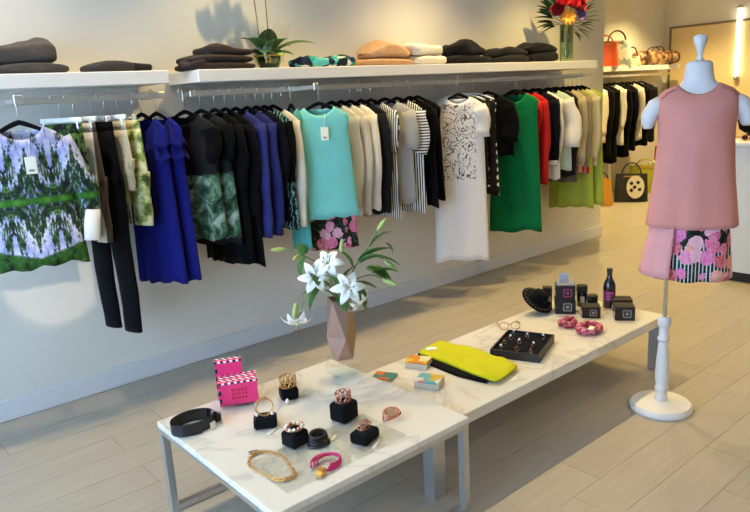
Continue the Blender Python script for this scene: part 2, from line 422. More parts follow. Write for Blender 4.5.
# ---- print fabrics
def fab(t, color, name):
    t.col(color); t.rough(.8); t.b.inputs['Specular IOR Level'].default_value = .25; MC[name] = t.m; return t.m
def scenic(name, mid=-.33, dark=False):
    t = NT(name); s = t.n('SeparateXYZ'); t.l(t.obj(), s.inputs[0])
    u = t.math('PINGPONG', t.math('ADD', s.outputs[0], .0), .095); v = t.math('ABSOLUTE', t.math('SUBTRACT', s.outputs[2], mid))
    c = t.n('CombineXYZ'); t.l(u, c.inputs[0]); t.l(v, c.inputs[1])
    n = t.n('TexNoise', i_Vector=c.outputs[0], i_Scale=26.0, i_Detail=6.0, i_Roughness=.7)
    n2 = t.n('TexNoise', i_Vector=c.outputs[0], i_Scale=9.0, i_Detail=3.0)
    cl = t.n('CombineXYZ'); t.l(t.math('MULTIPLY', u, 1.0), cl.inputs[0]); t.l(t.math('MULTIPLY', v, .28), cl.inputs[1])
    n3 = t.n('TexNoise', i_Vector=cl.outputs[0], i_Scale=30.0, i_Detail=5.0, i_Roughness=.75)
    sky = t.ramp(n2.outputs[0], [(.3, '#6674b4'), (.45, '#a3a6cc'), (.6, '#d3d1de'), (.8, '#8a95c0')])
    tree = t.ramp(n.outputs[0], [(.35, '#0b110a'), (.5, '#22351d'), (.62, '#48702f'), (.75, '#77876a')])
    band = t.ramp(n.outputs[0], [(.3, '#14280c'), (.5, '#3a741b'), (.7, '#6aa536')])
    f1 = t.ramp(t.math('ADD', n3.outputs[0], t.math('MULTIPLY', t.math('SUBTRACT', .26, v), .5)), [(.50, '#000000'), (.56, '#ffffff')])
    a = t.mix(f1, sky, tree)
    f2 = t.ramp(t.math('ADD', v, t.math('MULTIPLY', n.outputs[0], .03)), [(.022, '#ffffff'), (.034, '#000000')])
    b = t.mix(f2, a, band)
    # dark scalloped border near the hem
    hem = t.math('ADD', s.outputs[2], t.math('MULTIPLY', t.math('ABSOLUTE', s.outputs[0]), -.28))
    f3 = t.ramp(t.math('ADD', t.math('MULTIPLY', hem, -1.0), t.math('MULTIPLY', n.outputs[0], .03)), [(.60, '#000000'), (.61, '#ffffff')])
    b = t.mix(f3, b, t.ramp(n.outputs[0], [(.35, '#0d150a'), (.55, '#2c5a1c'), (.75, '#55862f')]))
    return fab(t, b, name)
def black_scenic(name, lo=-.66, hi=-.3):
    t = NT(name); s = t.n('SeparateXYZ'); co = t.obj(); t.l(co, s.inputs[0])
    n = t.n('TexNoise', i_Vector=co, i_Scale=13.0, i_Detail=6.0, i_Roughness=.65, i_Distortion=.6)
    p = t.ramp(n.outputs[0], [(.32, '#0b130f'), (.44, '#2b4a34'), (.54, '#5c7d62'), (.62, '#9fa8a0'), (.72, '#2f5d3f')])
    f = t.ramp(t.math('ADD', s.outputs[2], t.math('MULTIPLY', n.outputs[0], .06)), [(0, '#000000')])
    m1 = t.math('GREATER_THAN', t.math('ADD', s.outputs[2], t.math('MULTIPLY', n.outputs[0], .05)), lo)
    m2 = t.math('LESS_THAN', t.math('ADD', s.outputs[2], t.math('MULTIPLY', n.outputs[0], .05)), hi)
    return fab(t, t.mix(t.math('MULTIPLY', m1, m2), '#0c0c10', p), name)
def palm(name):
    t = NT(name); co = t.obj(); w = t.n('TexWave', i_Vector=co, i_Scale=14.0, i_Distortion=9.0, i_Detail=3.0); w.inputs['Detail Scale'].default_value = 2.0
    return fab(t, t.ramp(w.outputs[0], [(.5, '#0a1012'), (.62, '#164a4d'), (.8, '#2c7f7c'), (.95, '#7fb0a8')]), name)
def floral(name, bg='#101216', sc=13.0, cols=('#d8447f', '#e87fa8', '#c11f2c', '#ef9f86', '#d74a94'), stripes=True, cover=.60, zs=-.17):
    t = NT(name); co = t.obj(); v = t.n('TexVoronoi', i_Vector=co, i_Scale=sc, i_Randomness=.85)
    n = t.n('TexNoise', i_Vector=co, i_Scale=60.0, i_Detail=3.0)
    sp = t.n('SeparateXYZ'); t.l(v.outputs['Color'], sp.inputs[0])
    base = t.ramp(sp.outputs[0], [(i/len(cols), c) for i, c in enumerate(cols)], 'CONSTANT')
    v2 = t.n('TexVoronoi', i_Vector=co, i_Scale=sc*4.2)
    pet = t.mix(t.math('MULTIPLY', v2.outputs['Distance'], .45), base, '#f7d3dc')
    d = t.math('ADD', v.outputs['Distance'], t.math('MULTIPLY', t.math('SUBTRACT', n.outputs[0], .5), .25))
    d = t.math('ADD', d, t.math('MULTIPLY', v2.outputs['Distance'], .12))
    mask = t.math('LESS_THAN', d, cover)
    bgc = t.ramp(n.outputs[0], [(.45, bg), (.58, '#22382a'), (.7, '#3d5a3c')])
    if stripes:
        s = t.n('SeparateXYZ'); t.l(co, s.inputs[0])
        w = t.math('GREATER_THAN', t.math('SINE', t.math('MULTIPLY', s.outputs[0], 420.0)), .55)
        w = t.math('MULTIPLY', w, t.math('LESS_THAN', s.outputs[2], zs))
        bgc = t.mix(w, bgc, '#cfd2cf')
    return fab(t, t.mix(mask, bgc, pet), name)
def stripes(name, a='#e4e2dc', b='#1b1b1e', freq=330.0, axis=0, th=.0):
    t = NT(name); s = t.n('SeparateXYZ'); t.l(t.obj(), s.inputs[0])
    w = t.math('GREATER_THAN', t.math('SINE', t.math('MULTIPLY', s.outputs[axis], freq)), th)
    return fab(t, t.mix(w, a, b), name)
def dots(name, sc=16.0):
    t = NT(name); v = t.n('TexVoronoi', i_Vector=t.obj(), i_Scale=sc, i_Randomness=.25)
    return fab(t, t.mix(t.math('LESS_THAN', v.outputs['Distance'], .30), '#101013', '#e8e4dc'), name)
def lineart(name):
    t = NT(name); co = t.obj(); s = t.n('SeparateXYZ'); t.l(co, s.inputs[0])
    n = t.n('TexNoise', i_Vector=co, i_Scale=11.0, i_Detail=2.0, i_Distortion=1.2)
    f = t.math('LESS_THAN', t.math('PINGPONG', t.math('MULTIPLY', n.outputs[0], 6.0), .5), .12)
    n2 = t.n('TexNoise', i_Vector=co, i_Scale=45.0, i_Detail=3.0)
    g = t.math('MAXIMUM', f, t.math('GREATER_THAN', n2.outputs[0], .68))
    m = t.math('MULTIPLY', t.math('LESS_THAN', t.math('ABSOLUTE', t.math('ADD', s.outputs[0], .0)), .118), t.math('LESS_THAN', s.outputs[2], -.05))
    m = t.math('MULTIPLY', m, t.math('GREATER_THAN', s.outputs[2], -.59)); m = t.math('MULTIPLY', m, t.math('LESS_THAN', s.outputs[1], .004))
    return fab(t, t.mix(t.math('MULTIPLY', g, m), '#e6ddd2', '#5e564f'), name)
def leafprint(name, bg='#e0d7b4', a='#5f8a35', b='#2a3a22', sc=16.0):
    t = NT(name); n = t.n('TexNoise', i_Vector=t.obj(), i_Scale=sc, i_Detail=5.0, i_Roughness=.6)
    return fab(t, t.ramp(n.outputs[0], [(.38, b), (.47, a), (.55, bg), (.7, bg), (.78, '#8f86a8')]), name)

F = {k: cloth(v) for k, v in dict(blue='#171b68', black='#060607', black2='#09080b', indigo='#30346c', indigo2='#282c60', navy='#0b0c16', cream='#d8cdb8', cream2='#cfc6b4',
     ivory='#ddd4c4', pale='#c8c3b8', teal='#76c2b8', tealdark='#2f8f8b', charcoal='#1b1b1e', grey='#a9a49b', white='#dedad0', green='#0b6b3d', red='#b01f1c', mint='#b9c9b4',
     lime='#9fae45', beige='#b5a685', taupe='#8f8268', olive='#a9b23a', pink='#d28f85', pinkslip='#d89a98', darkgrey='#3a3833', sand='#c8b996', peach='#c79a70', brown='#3a302b', yellow='#c9c41c').items()}
S1 = 'clothes on the left rail'
garment('blouse', 'green and lilac mirrored landscape print blouse on the chrome arm', 'blouse', .79, 3.345, -14, scenic('landscape_print'), .87, .178, .20, .05, .52, None, S1, .055, cuff=F['white'], cuffh=.14, tagz=-.17, fold=.006, r0=.066, r1=.032, short='landscape print blouse', neck=.09, out=.105)
TH = -74
trousers('printed_trousers', 'black and green foliage print trousers hanging beside the landscape blouse', 1.02, 3.53, TH, leafprint('foliage_trousers', '#15151a', '#557f35', '#0d0f10', 12), .91, .16, short='foliage print trousers')
trousers('striped_trousers', 'white trousers with a brown side stripe behind the foliage trousers', 1.085, 3.53, TH, stripes('brown_stripe', '#dcd6c8', '#4d4136', 45.0), .88, .155, short='side striped trousers')
trousers('wide_trousers', 'long black crinkled trousers, the lowest hanging garment on the left rail', 1.17, 3.53, TH, F['black2'], .385, .15, short='long black trousers')
trousers('cropped_trousers', 'folded cream trousers hanging beside the long black trousers', 1.235, 3.53, TH, F['sand'], 1.12, .15, short='folded cream trousers')
trousers('printed_shorts', 'yellow green printed trousers hanging before the royal blue dresses', 1.30, 3.53, TH, leafprint('spring_print', '#d9cf9d', '#9aa84e', '#4a5230', 14), .93, .155, short='yellow green printed trousers')
for k, (x, lab) in enumerate([(1.42, 'royal blue ruffled dress nearest the printed trousers'), (1.50, 'royal blue ruffled dress at the end of the left rail')]):
    garment('dress', lab, 'dress', x, 3.53, -68, F['blue'], .625, .16, .175, .034, None, None, S1, .08, fold=.012, ruffle=True, nf=6)
# long rail
bs = black_scenic('dusk_print')
garment('tunic', 'black short sleeved tunic with grey green dusk print, first on the long rail', 'tunic', 1.66, 3.53, -62, bs, .82, .18, .19, .034, .24, F['black'], short='first dusk print tunic')
garment('tunic', 'black tunic with green dusk print, second on the long rail', 'tunic', 1.755, 3.53, -66, bs, .78, .18, .19, .034, .24, F['black'], short='second dusk print tunic')
garment('top', 'long plain black top with low hem beside the dusk print tunics', 'top', 1.84, 3.53, TH, F['black'], .66, .185, .19, .034, .40, short='long black top')
garment('top', 'black long sleeved top against the indigo cardigans', 'top', 1.905, 3.53, TH, F['black2'], .63, .185, .19, .03, .56, short='black top against the indigo cardigans')
garment('cardigan', 'indigo blue knitted cardigan next to the black tops', 'cardigan', 1.97, 3.53, TH, F['indigo'], .80, .185, .19, .03, .70, short='indigo cardigan next to the black tops')
garment('cardigan', 'indigo blue knitted cardigan next to the beaded navy top', 'cardigan', 2.045, 3.53, TH, F['indigo2'], .79, .185, .19, .03, .70, short='indigo cardigan next to the navy top')
garment('top', 'dark navy top hanging between the indigo cardigans and palm print', 'top', 2.105, 3.53, TH, F['navy'], .86, .185, .19, .03, .45, short='dark navy top')
garment('tunic', 'black tunic with teal palm leaf print', 'tunic', 2.16, 3.53, TH, palm('palm_print'), .80, .185, .19, .03, .40, F['black'])
garment('cardigan', 'cream long sleeved cardigan left of the teal top', 'cardigan', 2.225, 3.54, TH, F['cream'], .82, .18, .185, .028, .68)
garment('slip_dress', 'narrow teal and black slip dress half hidden behind the cream cardigan', 'dress', 2.30, 3.46, TH, cloth('#57a79f'), .65, .07, .075, .016, None, neck=.04)
garment('floral_skirt', 'red and pink floral skirt hanging below the teal top', 'skirt', 2.51, 3.47, -38, floral('rose_print', '#1a1416', 12.0, ('#d8447f', '#e87fa8', '#c11f2c', '#c11f2c', '#e29aa8'), False), .61, .165, .19, .03, None, short='floral skirt below the teal top', zn=1.44)
garment('top', 'sleeveless teal shell top with paper tag', 'top', 2.43, 3.36, -34, F['teal'], .83, .175, .20, .035, None, None, drop=.05, tagz=-.16, fold=.004, short='teal shell top')
garment('blouse', 'pale grey blouse, first of the pale tops right of the teal top', 'blouse', 2.66, 3.54, TH, F['pale'], .80, .185, .19, .03, .62, short='pale grey blouse right of the teal top')
garment('blouse', 'cream blouse, second of the pale tops right of the teal top', 'blouse', 2.735, 3.54, TH, F['cream2'], .80, .185, .19, .03, .66, short='second pale top right of the teal top')
garment('blouse', 'ivory blouse, third of the pale tops beside the charcoal cardigan', 'blouse', 2.81, 3.54, TH, F['ivory'], .82, .185, .19, .03, .66, short='ivory blouse beside the charcoal cardigan')
garment('cardigan', 'charcoal cardigan between ivory blouse and grey knit top', 'cardigan', 2.90, 3.54, TH, F['charcoal'], .78, .185, .19, .03, .68)
garment('top', 'fine black and white striped top with low hem behind the charcoal cardigan', 'top', 2.985, 3.54, TH, stripes('thin_stripe', freq=520.0), .74, .18, .19, .03, .3, short='fine striped top')
garment('top', 'light grey knit top with wide short sleeves', 'top', 3.10, 3.53, -58, F['grey'], .82, .185, .19, .034, .30, r1=.065, short='light grey knit top')
garment('shirt', 'black and white striped shirt with striped sleeves, next to grey knit top', 'shirt', 3.21, 3.53, -66, stripes('bold_stripe', freq=420.0), .74, .185, .19, .03, .34, stripes('sleeve_stripe', freq=330.0, axis=2, th=.2), r1=.06, short='striped shirt')
garment('dress', 'plain black dress left of the white printed dress', 'dress', 3.33, 3.53, TH, F['black'], .76, .185, .20, .034, .3)
garment('dress', 'black dress tight behind the white printed dress', 'dress', 3.42, 3.55, TH, F['black2'], .80, .185, .20, .03, None)
garment('dress', 'long white dress with grey line drawing print on the bodice', 'dress', 3.70, 3.42, -46, lineart('line_drawing'), .30, .185, .20, .035, .27, F['ivory'], drop=.045, fold=.007, r1=.058, nf=3, neck=.078, short='white printed dress')
garment('blouse', 'white blouse on a white hanger behind the printed dress', 'blouse', 3.83, 3.56, TH, F['white'], .85, .18, .19, .03, None, hang='white')
garment('top', 'dark top on a white hanger before the polka dot dress', 'top', 3.92, 3.56, TH, F['charcoal'], .86, .18, .19, .03, .25, hang='white')
garment('dress', 'black dress with large white polka dots', 'dress', 4.01, 3.55, TH, dots('polka'), .75, .185, .20, .034, None, hang='white')
garment('top', 'black tee with wide sleeves in front of the green dress', 'top', 4.15, 3.53, -56, F['black'], 1.03, .19, .20, .034, .34, r1=.07, short='black tee by the green dress')
garment('dress', 'long emerald green shift dress', 'dress', 4.40, 3.47, -54, F['green'], .40, .185, .21, .04, None, drop=.07, fold=.008, nf=3)
garment('top', 'red top tight behind the green dress', 'top', 4.52, 3.54, TH, F['red'], .90, .18, .185, .03, .3, short='red top behind the green dress')
garment('cardigan', 'bright red long sleeved cardigan next to the navy jacket', 'cardigan', 4.60, 3.53, TH, F['red'], .75, .185, .19, .03, .72, short='red cardigan')
garment('jacket', 'navy jacket with white cuffs next to the red cardigan', 'jacket', 4.72, 3.53, -66, F['navy'], .90, .19, .195, .034, .58, cuff=F['white'], short='navy jacket')
garment('shirt', 'white shirt with tail showing below the navy jacket', 'shirt', 4.80, 3.54, TH, F['white'], .78, .185, .19, .03, .5, short='white shirt below the navy jacket')
garment('blouse', 'ivory blouse with mint lace shoulders', 'blouse', 4.92, 3.53, -62, F['mint'], .84, .19, .20, .034, .45, F['ivory'], r1=.085, out=.06)
garment('jacket', 'charcoal jacket right of the mint shouldered blouse', 'jacket', 5.02, 3.54, TH, F['charcoal'], .78, .19, .195, .034, .62)
garment('skirt', 'grey flecked skirt with low hem behind the charcoal jacket', 'skirt', 5.08, 3.55, TH, cloth('#5c564c'), .72, .17, .18, .03, None)
garment('cardigan', 'beige cardigan with a red and black hem', 'cardigan', 5.15, 3.54, TH, F['beige'], .80, .185, .19, .03, .60, trim=F['red'])
garment('dress', 'long lime green dress hanging lowest at the right of the rail', 'dress', 5.30, 3.55, -66, F['lime'], .46, .17, .20, .045, None, fold=.014)
garment('cardigan', 'taupe cardigan with red trim near the end of the long rail', 'cardigan', 5.225, 3.54, TH, F['taupe'], .78, .185, .19, .03, .62, trim=F['red'])
garment('blouse', 'pale beige blouse second from the end of the long rail', 'blouse', 5.36, 3.54, TH, F['sand'], .82, .185, .19, .03, .60)
garment('dress', 'lime green dress at the very end of the long rail', 'dress', 5.43, 3.54, -70, F['lime'], .47, .185, .21, .04, None, fold=.012)
# alcove rail
S3 = 'clothes on the alcove rail'
for x, lab, cat, m, hz, sl in [(7.72, 'yellow green dress leading the alcove rail', 'dress', F['olive'], .55, None), (7.86, 'cream jacket leading the alcove rail', 'jacket', F['cream'], .78, .6),
        (8.0, 'black jacket next to the cream jacket in the alcove', 'jacket', F['black2'], .58, .62), (8.14, 'black coat left of the white edged jacket in the alcove', 'coat', F['black'], .50, .62),
        (8.3, 'white edged shirt between black coats in the alcove', 'shirt', F['white'], .72, .55), (8.44, 'black coat right of the white edged shirt in the alcove', 'coat', F['black'], .55, .62),
        (8.6, 'navy black jacket in the middle of the alcove rail', 'jacket', F['navy'], .62, .6), (8.76, 'white shirt deep in the alcove rail', 'shirt', F['ivory'], .75, .5),
        (8.92, 'black jacket beside the mannequin shoulder in the alcove', 'jacket', F['black2'], .66, .6), (9.1, 'dark grey jacket near the end of the alcove rail', 'jacket', F['charcoal'], .7, .6)]:
    garment('garment' if cat == 'x' else cat, lab, cat, x, 5.0, -66, m, hz, .19, .2, .045, sl, None, S3, hang='black', r0=.07)

# ------------------------------------------------------------------ folded knitwear on the shelves
ZS = 1.7305
def knit(c, name):
    if name in MC: return MC[name]
    t = NT(name); co = t.obj(); v = t.n('TexVoronoi', i_Vector=co, i_Scale=170.0); n = t.n('TexNoise', i_Vector=co, i_Scale=40.0, i_Detail=4.0)
    hs = t.n('HueSaturation', i_Color=lin(c)); t.l(t.math('MULTIPLY_ADD', n.outputs[0], .4, .78), hs.inputs['Value'])
    t.col(hs.outputs[0]); t.rough(.95); t.b.inputs['Sheen Weight'].default_value = .05; t.b.inputs['Specular IOR Level'].default_value = .15; t.bump(t.math('ADD', v.outputs['Distance'], n.outputs[0]), .5, .004); MC[name] = t.m; return t.m
def folded(name, label, cat, x, y, z, sx, sy, sz, mat, seed, layers=2, rz=0, group='folded knitwear on the shelves', slump=.15, mat2=None):
    rg = random.Random(seed); p = [rg.uniform(0, 6.28) for _ in range(6)]
    t = thing(name, label, cat, (x, y, z), rz, group)
    h = sz/layers
    for k in range(layers):
        s = 1-.05*k+rg.uniform(-.02, .02)
        def fn(u, v, k=k, s=s):
            a = 2*pi*u; b = -pi/2+pi*v; e = .45
            ca, sa, cb, sb = cos(a), sin(a), cos(b), sin(b)
            pw = lambda q, ee: (abs(q)**ee)*(1 if q >= 0 else -1)
            X = pw(cb, .35)*pw(ca, e)*sx/2*s; Y = pw(cb, .35)*pw(sa, e)*sy/2*s
            top = .5+.5*sb
            lump = 1+slump*sin(X/sx*5+p[0]+k)+slump*.7*sin(Y/sy*6+p[1]+X/sx*3+k)
            Z = k*h*(1+slump*.5*sin(X/sx*5+p[0])*(1 if k else 0)) + h*1.04*(.5+.5*pw(sb, .6))*(lump if sb > 0 else 1)
            nz = mnoise.noise(Vector((X*9+seed*3.1, Y*9, Z*9+k)))*.6+mnoise.noise(Vector((X*22+seed, Y*22, Z*16)))*.35
            am = min(sx, sz*2.2)*slump*.42
            Z2 = Z+nz*am*(.15+.85*top)
            return (X*(1+.03*sin(4*a+p[2]))+nz*am*.7, Y+nz*am*.7, max(Z2, 0.0 if k == 0 else h*.6))
        MB().grid(fn, 56, 22).build('fold', mat2 if (mat2 and k == layers-1) else mat, t)
    return t
folded('folded_sweater', 'charcoal grey folded sweater under another at the left end of the shelf', 'sweater', .92, 3.60, ZS, .36, .28, .045, knit('#4a4541', 'knit_grey'), 1, 1, RAD(-5))
folded('folded_sweater', 'thick grey folded sweater lying on top at the left end of the shelf', 'sweater', .89, 3.60, ZS+.047, .33, .26, .09, knit('#524c47', 'knit_grey2'), 2, 1, RAD(3), slump=.22)
folded('folded_scarf', 'small flat dark grey folded knit alone on the sweater shelf', 'scarf', 1.30, 3.57, ZS, .25, .2, .045, knit('#3b3836', 'knit_dark'), 3, 1, RAD(6), slump=.12)
folded('folded_scarf', 'black end of a folded knit beside the small grey one', 'scarf', 1.44, 3.57, ZS, .14, .17, .04, knit('#232123', 'knit_black2'), 33, 1, RAD(-10), slump=.12)
folded('folded_sweater', 'wide dark brown folded sweater left of the orchid', 'sweater', 1.91, 3.60, ZS, .40, .30, .075, knit('#352b28', 'knit_brown'), 4, 2, RAD(2), slump=.14)
folded('folded_sweater', 'crumpled dark brown sweater on top of the wide one beside the orchid', 'sweater', 1.97, 3.61, ZS+.078, .30, .25, .042, knit('#3a2f2b', 'knit_brown2'), 5, 1, RAD(8), slump=.3)
folded('folded_sweater', 'rolled dark brown sleeve end at the left of the brown sweaters', 'sweater', 1.745, 3.53, ZS, .12, .16, .05, knit('#332a27', 'knit_brown'), 55, 1, RAD(20), slump=.2)
def teal_scarf():
    t = NT('teal_pattern'); v = t.n('TexVoronoi', i_Vector=t.obj(), i_Scale=26.0); s = t.n('SeparateXYZ'); t.l(v.outputs['Color'], s.inputs[0])
    return fab(t, t.ramp(s.outputs[0], [(0, '#1d2b3a'), (.25, '#2b9a97'), (.5, '#dfe0da'), (.62, '#16202c'), (.8, '#5fc0b8')], 'CONSTANT'), 'teal_pattern')
folded('folded_scarf', 'flat teal, white and navy patterned scarf right of the orchid', 'scarf', 2.62, 3.55, ZS, .42, .2, .06, teal_scarf(), 6, 1, RAD(-2), slump=.25)
folded('folded_sweater', 'peach beige folded sweater under its twin', 'sweater', 3.12, 3.60, ZS, .44, .28, .045, knit('#bf9468', 'knit_peach'), 7, 1, 0, slump=.12)
folded('folded_sweater', 'crumpled peach sweater heaped on the peach beige one', 'sweater', 3.17, 3.60, ZS+.048, .36, .24, .075, knit('#c59a70', 'knit_peach2'), 8, 1, RAD(6), slump=.35)
folded('folded_sweater', 'white folded sweater under another beside the black stack', 'sweater', 3.54, 3.61, ZS, .32, .26, .06, knit('#d8d0bf', 'knit_white'), 9, 1, 0, slump=.1)
folded('folded_sweater', 'white folded sweater on top beside the black stack', 'sweater', 3.52, 3.61, ZS+.063, .30, .24, .07, knit('#ddd6c6', 'knit_white'), 10, 1, RAD(4), slump=.15)
folded('folded_sweater', 'black folded sweater beneath a crumpled one in the middle of the shelf', 'sweater', 3.97, 3.60, ZS, .40, .28, .055, knit('#141214', 'knit_black'), 11, 1, 0, slump=.12)
folded('folded_sweater', 'crumpled black sweater heaped on top in the middle of the shelf', 'sweater', 3.97, 3.60, ZS+.058, .34, .25, .075, knit('#161416', 'knit_black'), 12, 1, RAD(10), slump=.35)
folded('folded_sweater', 'dark charcoal folded sweater left of the last black one', 'sweater', 4.44, 3.59, ZS, .34, .28, .105, knit('#25211f', 'knit_char'), 13, 2, 0, slump=.16)
folded('folded_sweater', 'black folded sweater nearest the glass vase of bright flowers', 'sweater', 4.82, 3.60, ZS, .38, .28, .135, knit('#17151a', 'knit_black'), 14, 2, RAD(-4), slump=.2)

# ------------------------------------------------------------------ leaves, petals, flowers
M_leaf = plain('lily_leaf', '#3d6b2c', .45, var=.2, scale=14); M_leafd = plain('dark_leaf', '#24421f', .45, var=.2, scale=14); M_leafl = plain('light_leaf', '#86a84a', .45, var=.15)
M_stem = plain('stem_green', '#5f7d3a', .5); M_petal = plain('lily_petal', '#f1f0e6', .5, var=.03); M_bud = plain('lily_bud', '#a8b866', .5, var=.15, scale=20); M_anther = plain('anther', '#9a6a2c', .7)
def leaf_mesh(L, w, bend=.3, fold=.15, n=10, tip=1.0):
    def fn(u, v):
        s = (v-.5)*2; ww = w*math.sin(pi*min(1, u**.8))**.8*(1 if u < .98 else .2)
        a = bend*u
        return (s*ww/2, L*u*cos(a), L*u*sin(-a)*.8+abs(s)*ww*fold)
    return MB().grid(fn, n, 4)
def orient(d, roll=0):
    return (Vector(d).to_track_quat('Y', 'Z') @ Euler((0, roll, 0)).to_quaternion()).to_euler()
def petals(parent, c, d, n, L, w, mat, spread=.9, bend=1.0, name='petal', roll0=0):
    base = leaf_mesh(L, w, bend, .22).build(name, mat, parent, solid=.0008)
    q = Vector(d).to_track_quat('Z', 'Y')
    for k in range(n):
        o = base if k == 0 else place(base, parent)
        a = 2*pi*k/n+roll0; sp = spread*(1 if k % 2 else .88)
        # petal axis leans out of the flower axis
        v = Vector((sin(sp)*cos(a), sin(sp)*sin(a), cos(sp)))
        yq = v.to_track_quat('Y', 'Z'); o.location = c; o.rotation_mode = 'QUATERNION'; o.rotation_quaternion = q @ yq
def lily_stem(label, base, pts, blooms=(), buds=(), leaves=()):
    t = thing('lily_stem', label, 'flower', base, 0, 'white lily stems in the bronze vase')
    P = [Vector(p)-Vector(base) for p in pts]
    sm = []
    for i in range(len(P)-1):
        for k in range(6): sm.append(P[i].lerp(P[i+1], k/6))
    sm.append(P[-1]); sm = [sum((sm[max(0, min(len(sm)-1, i+k))] for k in (-2, -1, 0, 1, 2)), Vector())/5 if 0 < i < len(sm)-1 else sm[i] for i in range(len(sm))]
    MB().tube(sm, .0032, 7).build('stem', M_stem, t)
    for c, d, s in blooms:
        c = Vector(c)-Vector(base)
        petals(t, c, d, 6, .080*s, .034*s, M_petal, .80, 1.1)
        dn = Vector(d).normalized()
        for k in range(5):
            a = 2*pi*k/5; q = dn.to_track_quat('Z', 'Y'); e = c+q @ Vector((.014*cos(a), .014*sin(a), .05))*s
            st = MB().tube([c, (c+e)/2, e], .0009, 5).build('stamen', M_bud, t)
            MB().lathe([(.0005, -.005), (.0022, -.003), (.0022, .003), (.0005, .005)], 7, tuple(e)).build('anther', M_anther, st)
    for c, d, s in buds:
        c = Vector(c)-Vector(base)
        pr = [(.001, 0), (.008, .008), (.011, .025), (.010, .045), (.006, .062), (.001, .072)]
        o = MB().lathe([(r*s, z*s) for r, z in pr], 9).build('bud', M_bud, t); o.location = c; o.rotation_euler = Vector(d).to_track_quat('Z', 'Y').to_euler()
    for c, d, L, w in leaves:
        o = leaf_mesh(L*1.2, w*1.75, .5, .18).build('leaf', M_leaf, t, solid=.0008); o.location = Vector(c)-Vector(base); o.rotation_euler = orient(d, random.uniform(-.5, .5))
    return t

# ------------------------------------------------------------------ tables
ZF, ZL = .385, .31
def front_table():
    t = thing('marble_table', 'square veined marble table on chrome sled legs, carrying jewellery', 'table', (1.283, 1.98, 0))
    w, d = .835, .84
    MB().box((0, 0, ZF-.012), (w, d, .024), 0, .002).build('table_top', M_marble, t, smooth=False)
    MB().box((0, d/2-.015, ZF-.034), (w-.004, .026, .02)).box((0, -d/2+.015, ZF-.034), (w-.004, .026, .02)).box((w/2-.015, 0, ZF-.034), (.026, d-.056, .02)).box((-w/2+.015, 0, ZF-.034), (.026, d-.056, .02)).build('top_frame', M_steel, t, smooth=False)
    for sx in (-1, 1):
        for sy in (-1, 1): MB().box((sx*(w/2-.017), sy*(d/2-.017), (ZF-.044)/2), (.03, .03, ZF-.044), 0, .002).build('leg', M_steel, t, smooth=False)
    for sy in (-1, 1): MB().box((0, sy*(d/2-.017), .013), (w-.064, .03, .026), 0, .002).build('floor_rail', M_steel, t, smooth=False)
front_table()
def long_table():
    x0, x1, y0, y1 = 1.60, 3.41, 1.69, 2.295
    t = thing('marble_table', 'long low marble slab table on thick steel legs', 'table', ((x0+x1)/2, (y0+y1)/2, 0))
    w, d = x1-x0, y1-y0
    MB().box((0, 0, ZL-.025), (w, d, .05), 0, .003).build('table_top', M_marble, t, smooth=False)
    for sx in (-1, 1):
        for sy in (-1, 1): MB().box((sx*(w/2-.075)+(.045 if sx > 0 else 0), sy*(d/2-.036), (ZL-.05)/2), (.035 if sx > 0 else .065, .06, ZL-.05), 0, .002).build('leg', M_steel, t, smooth=False)
long_table()

# vase of lilies on an acrylic block
VX, VY, VZ = 1.640, 2.225, ZF+.075
tag(MB().box((VX+.005, VY, ZF+.0376), (.12, .12, .074), 0, .002).build('acrylic_block', M_acryl, smooth=False), 'clear acrylic riser block under the bronze vase', 'riser')
def facet_vase():
    t = thing('bronze_vase', 'faceted copper bronze vase holding white lilies', 'vase', (VX, VY, VZ+.0005), RAD(-22))
    def sq(r, z, a): return [(r*cos(a+2*pi*k/4), r*sin(a+2*pi*k/4), z) for k in range(4)]
    R0, R1, R2, R3 = sq(.050, 0, 0), sq(.068, .085, pi/4), sq(.058, .19, 0), sq(.042, .265, pi/4)
    R0 = sq(.048, 0, pi/4); R1 = sq(.064, .10, 0); R2 = sq(.056, .265, pi/4)
    v = R0+R1+R2; f = [(3, 2, 1, 0)]
    for k in range(4):
        k1 = (k+1) % 4; f += [(k, k1, 4+k1), (k, 4+k1, 4+k), (4+k, 4+k1, 8+k), (4+k1, 8+k1, 8+k)]
    m = MB(); m.add(v, f)
    m.build('body', plain('copper_bronze', '#a58471', .42, .45, var=.08, scale=12), t, smooth=False, solid=.004)
facet_vase()
B = (VX, VY, VZ+.05); TOPV = VZ+.265
def vp(dx, dy, z): return (VX+dx, VY+dy, z)
R_ = Vector((rt.x, rt.y, 0)).normalized(); TOW = Vector((-fw.x, -fw.y, 0)).normalized()
def rel(r, h, t=0.0):   # sideways along the table diagonal, up, towards the shop floor
    return tuple(Vector((VX, VY, VZ+.265+h*1.06+(.02 if h > 0 else 0))) + R_*(r*1.08+(.012 if h > 0 else 0)) + TOW*t)
neckp = [B, rel(0, -.12), rel(0, -.01)]
lily_stem('white lily drooping low at the far left of the bronze vase', B, neckp+[rel(-.06, .03, .02), rel(-.13, .02, .04), rel(-.165, -.06, .05)], [(rel(-.165, -.06, .05), (-.25, -.35, -.7), 1.05)], [(rel(-.165, .0, .03), (-.3, -.1, -.8), 1.0)], [(rel(-.08, .03, .02), (-.6, .2, -.5), .09, .025)])
lily_stem('white lily open above the left rim of the bronze vase', B, neckp+[rel(-.05, .05, .01), rel(-.095, .095, .04)], [(rel(-.095, .085, .05), (-.5, -.8, .2), 1.1)], [], [(rel(-.04, .04, .0), (-.8, .3, .1), .11, .03)])
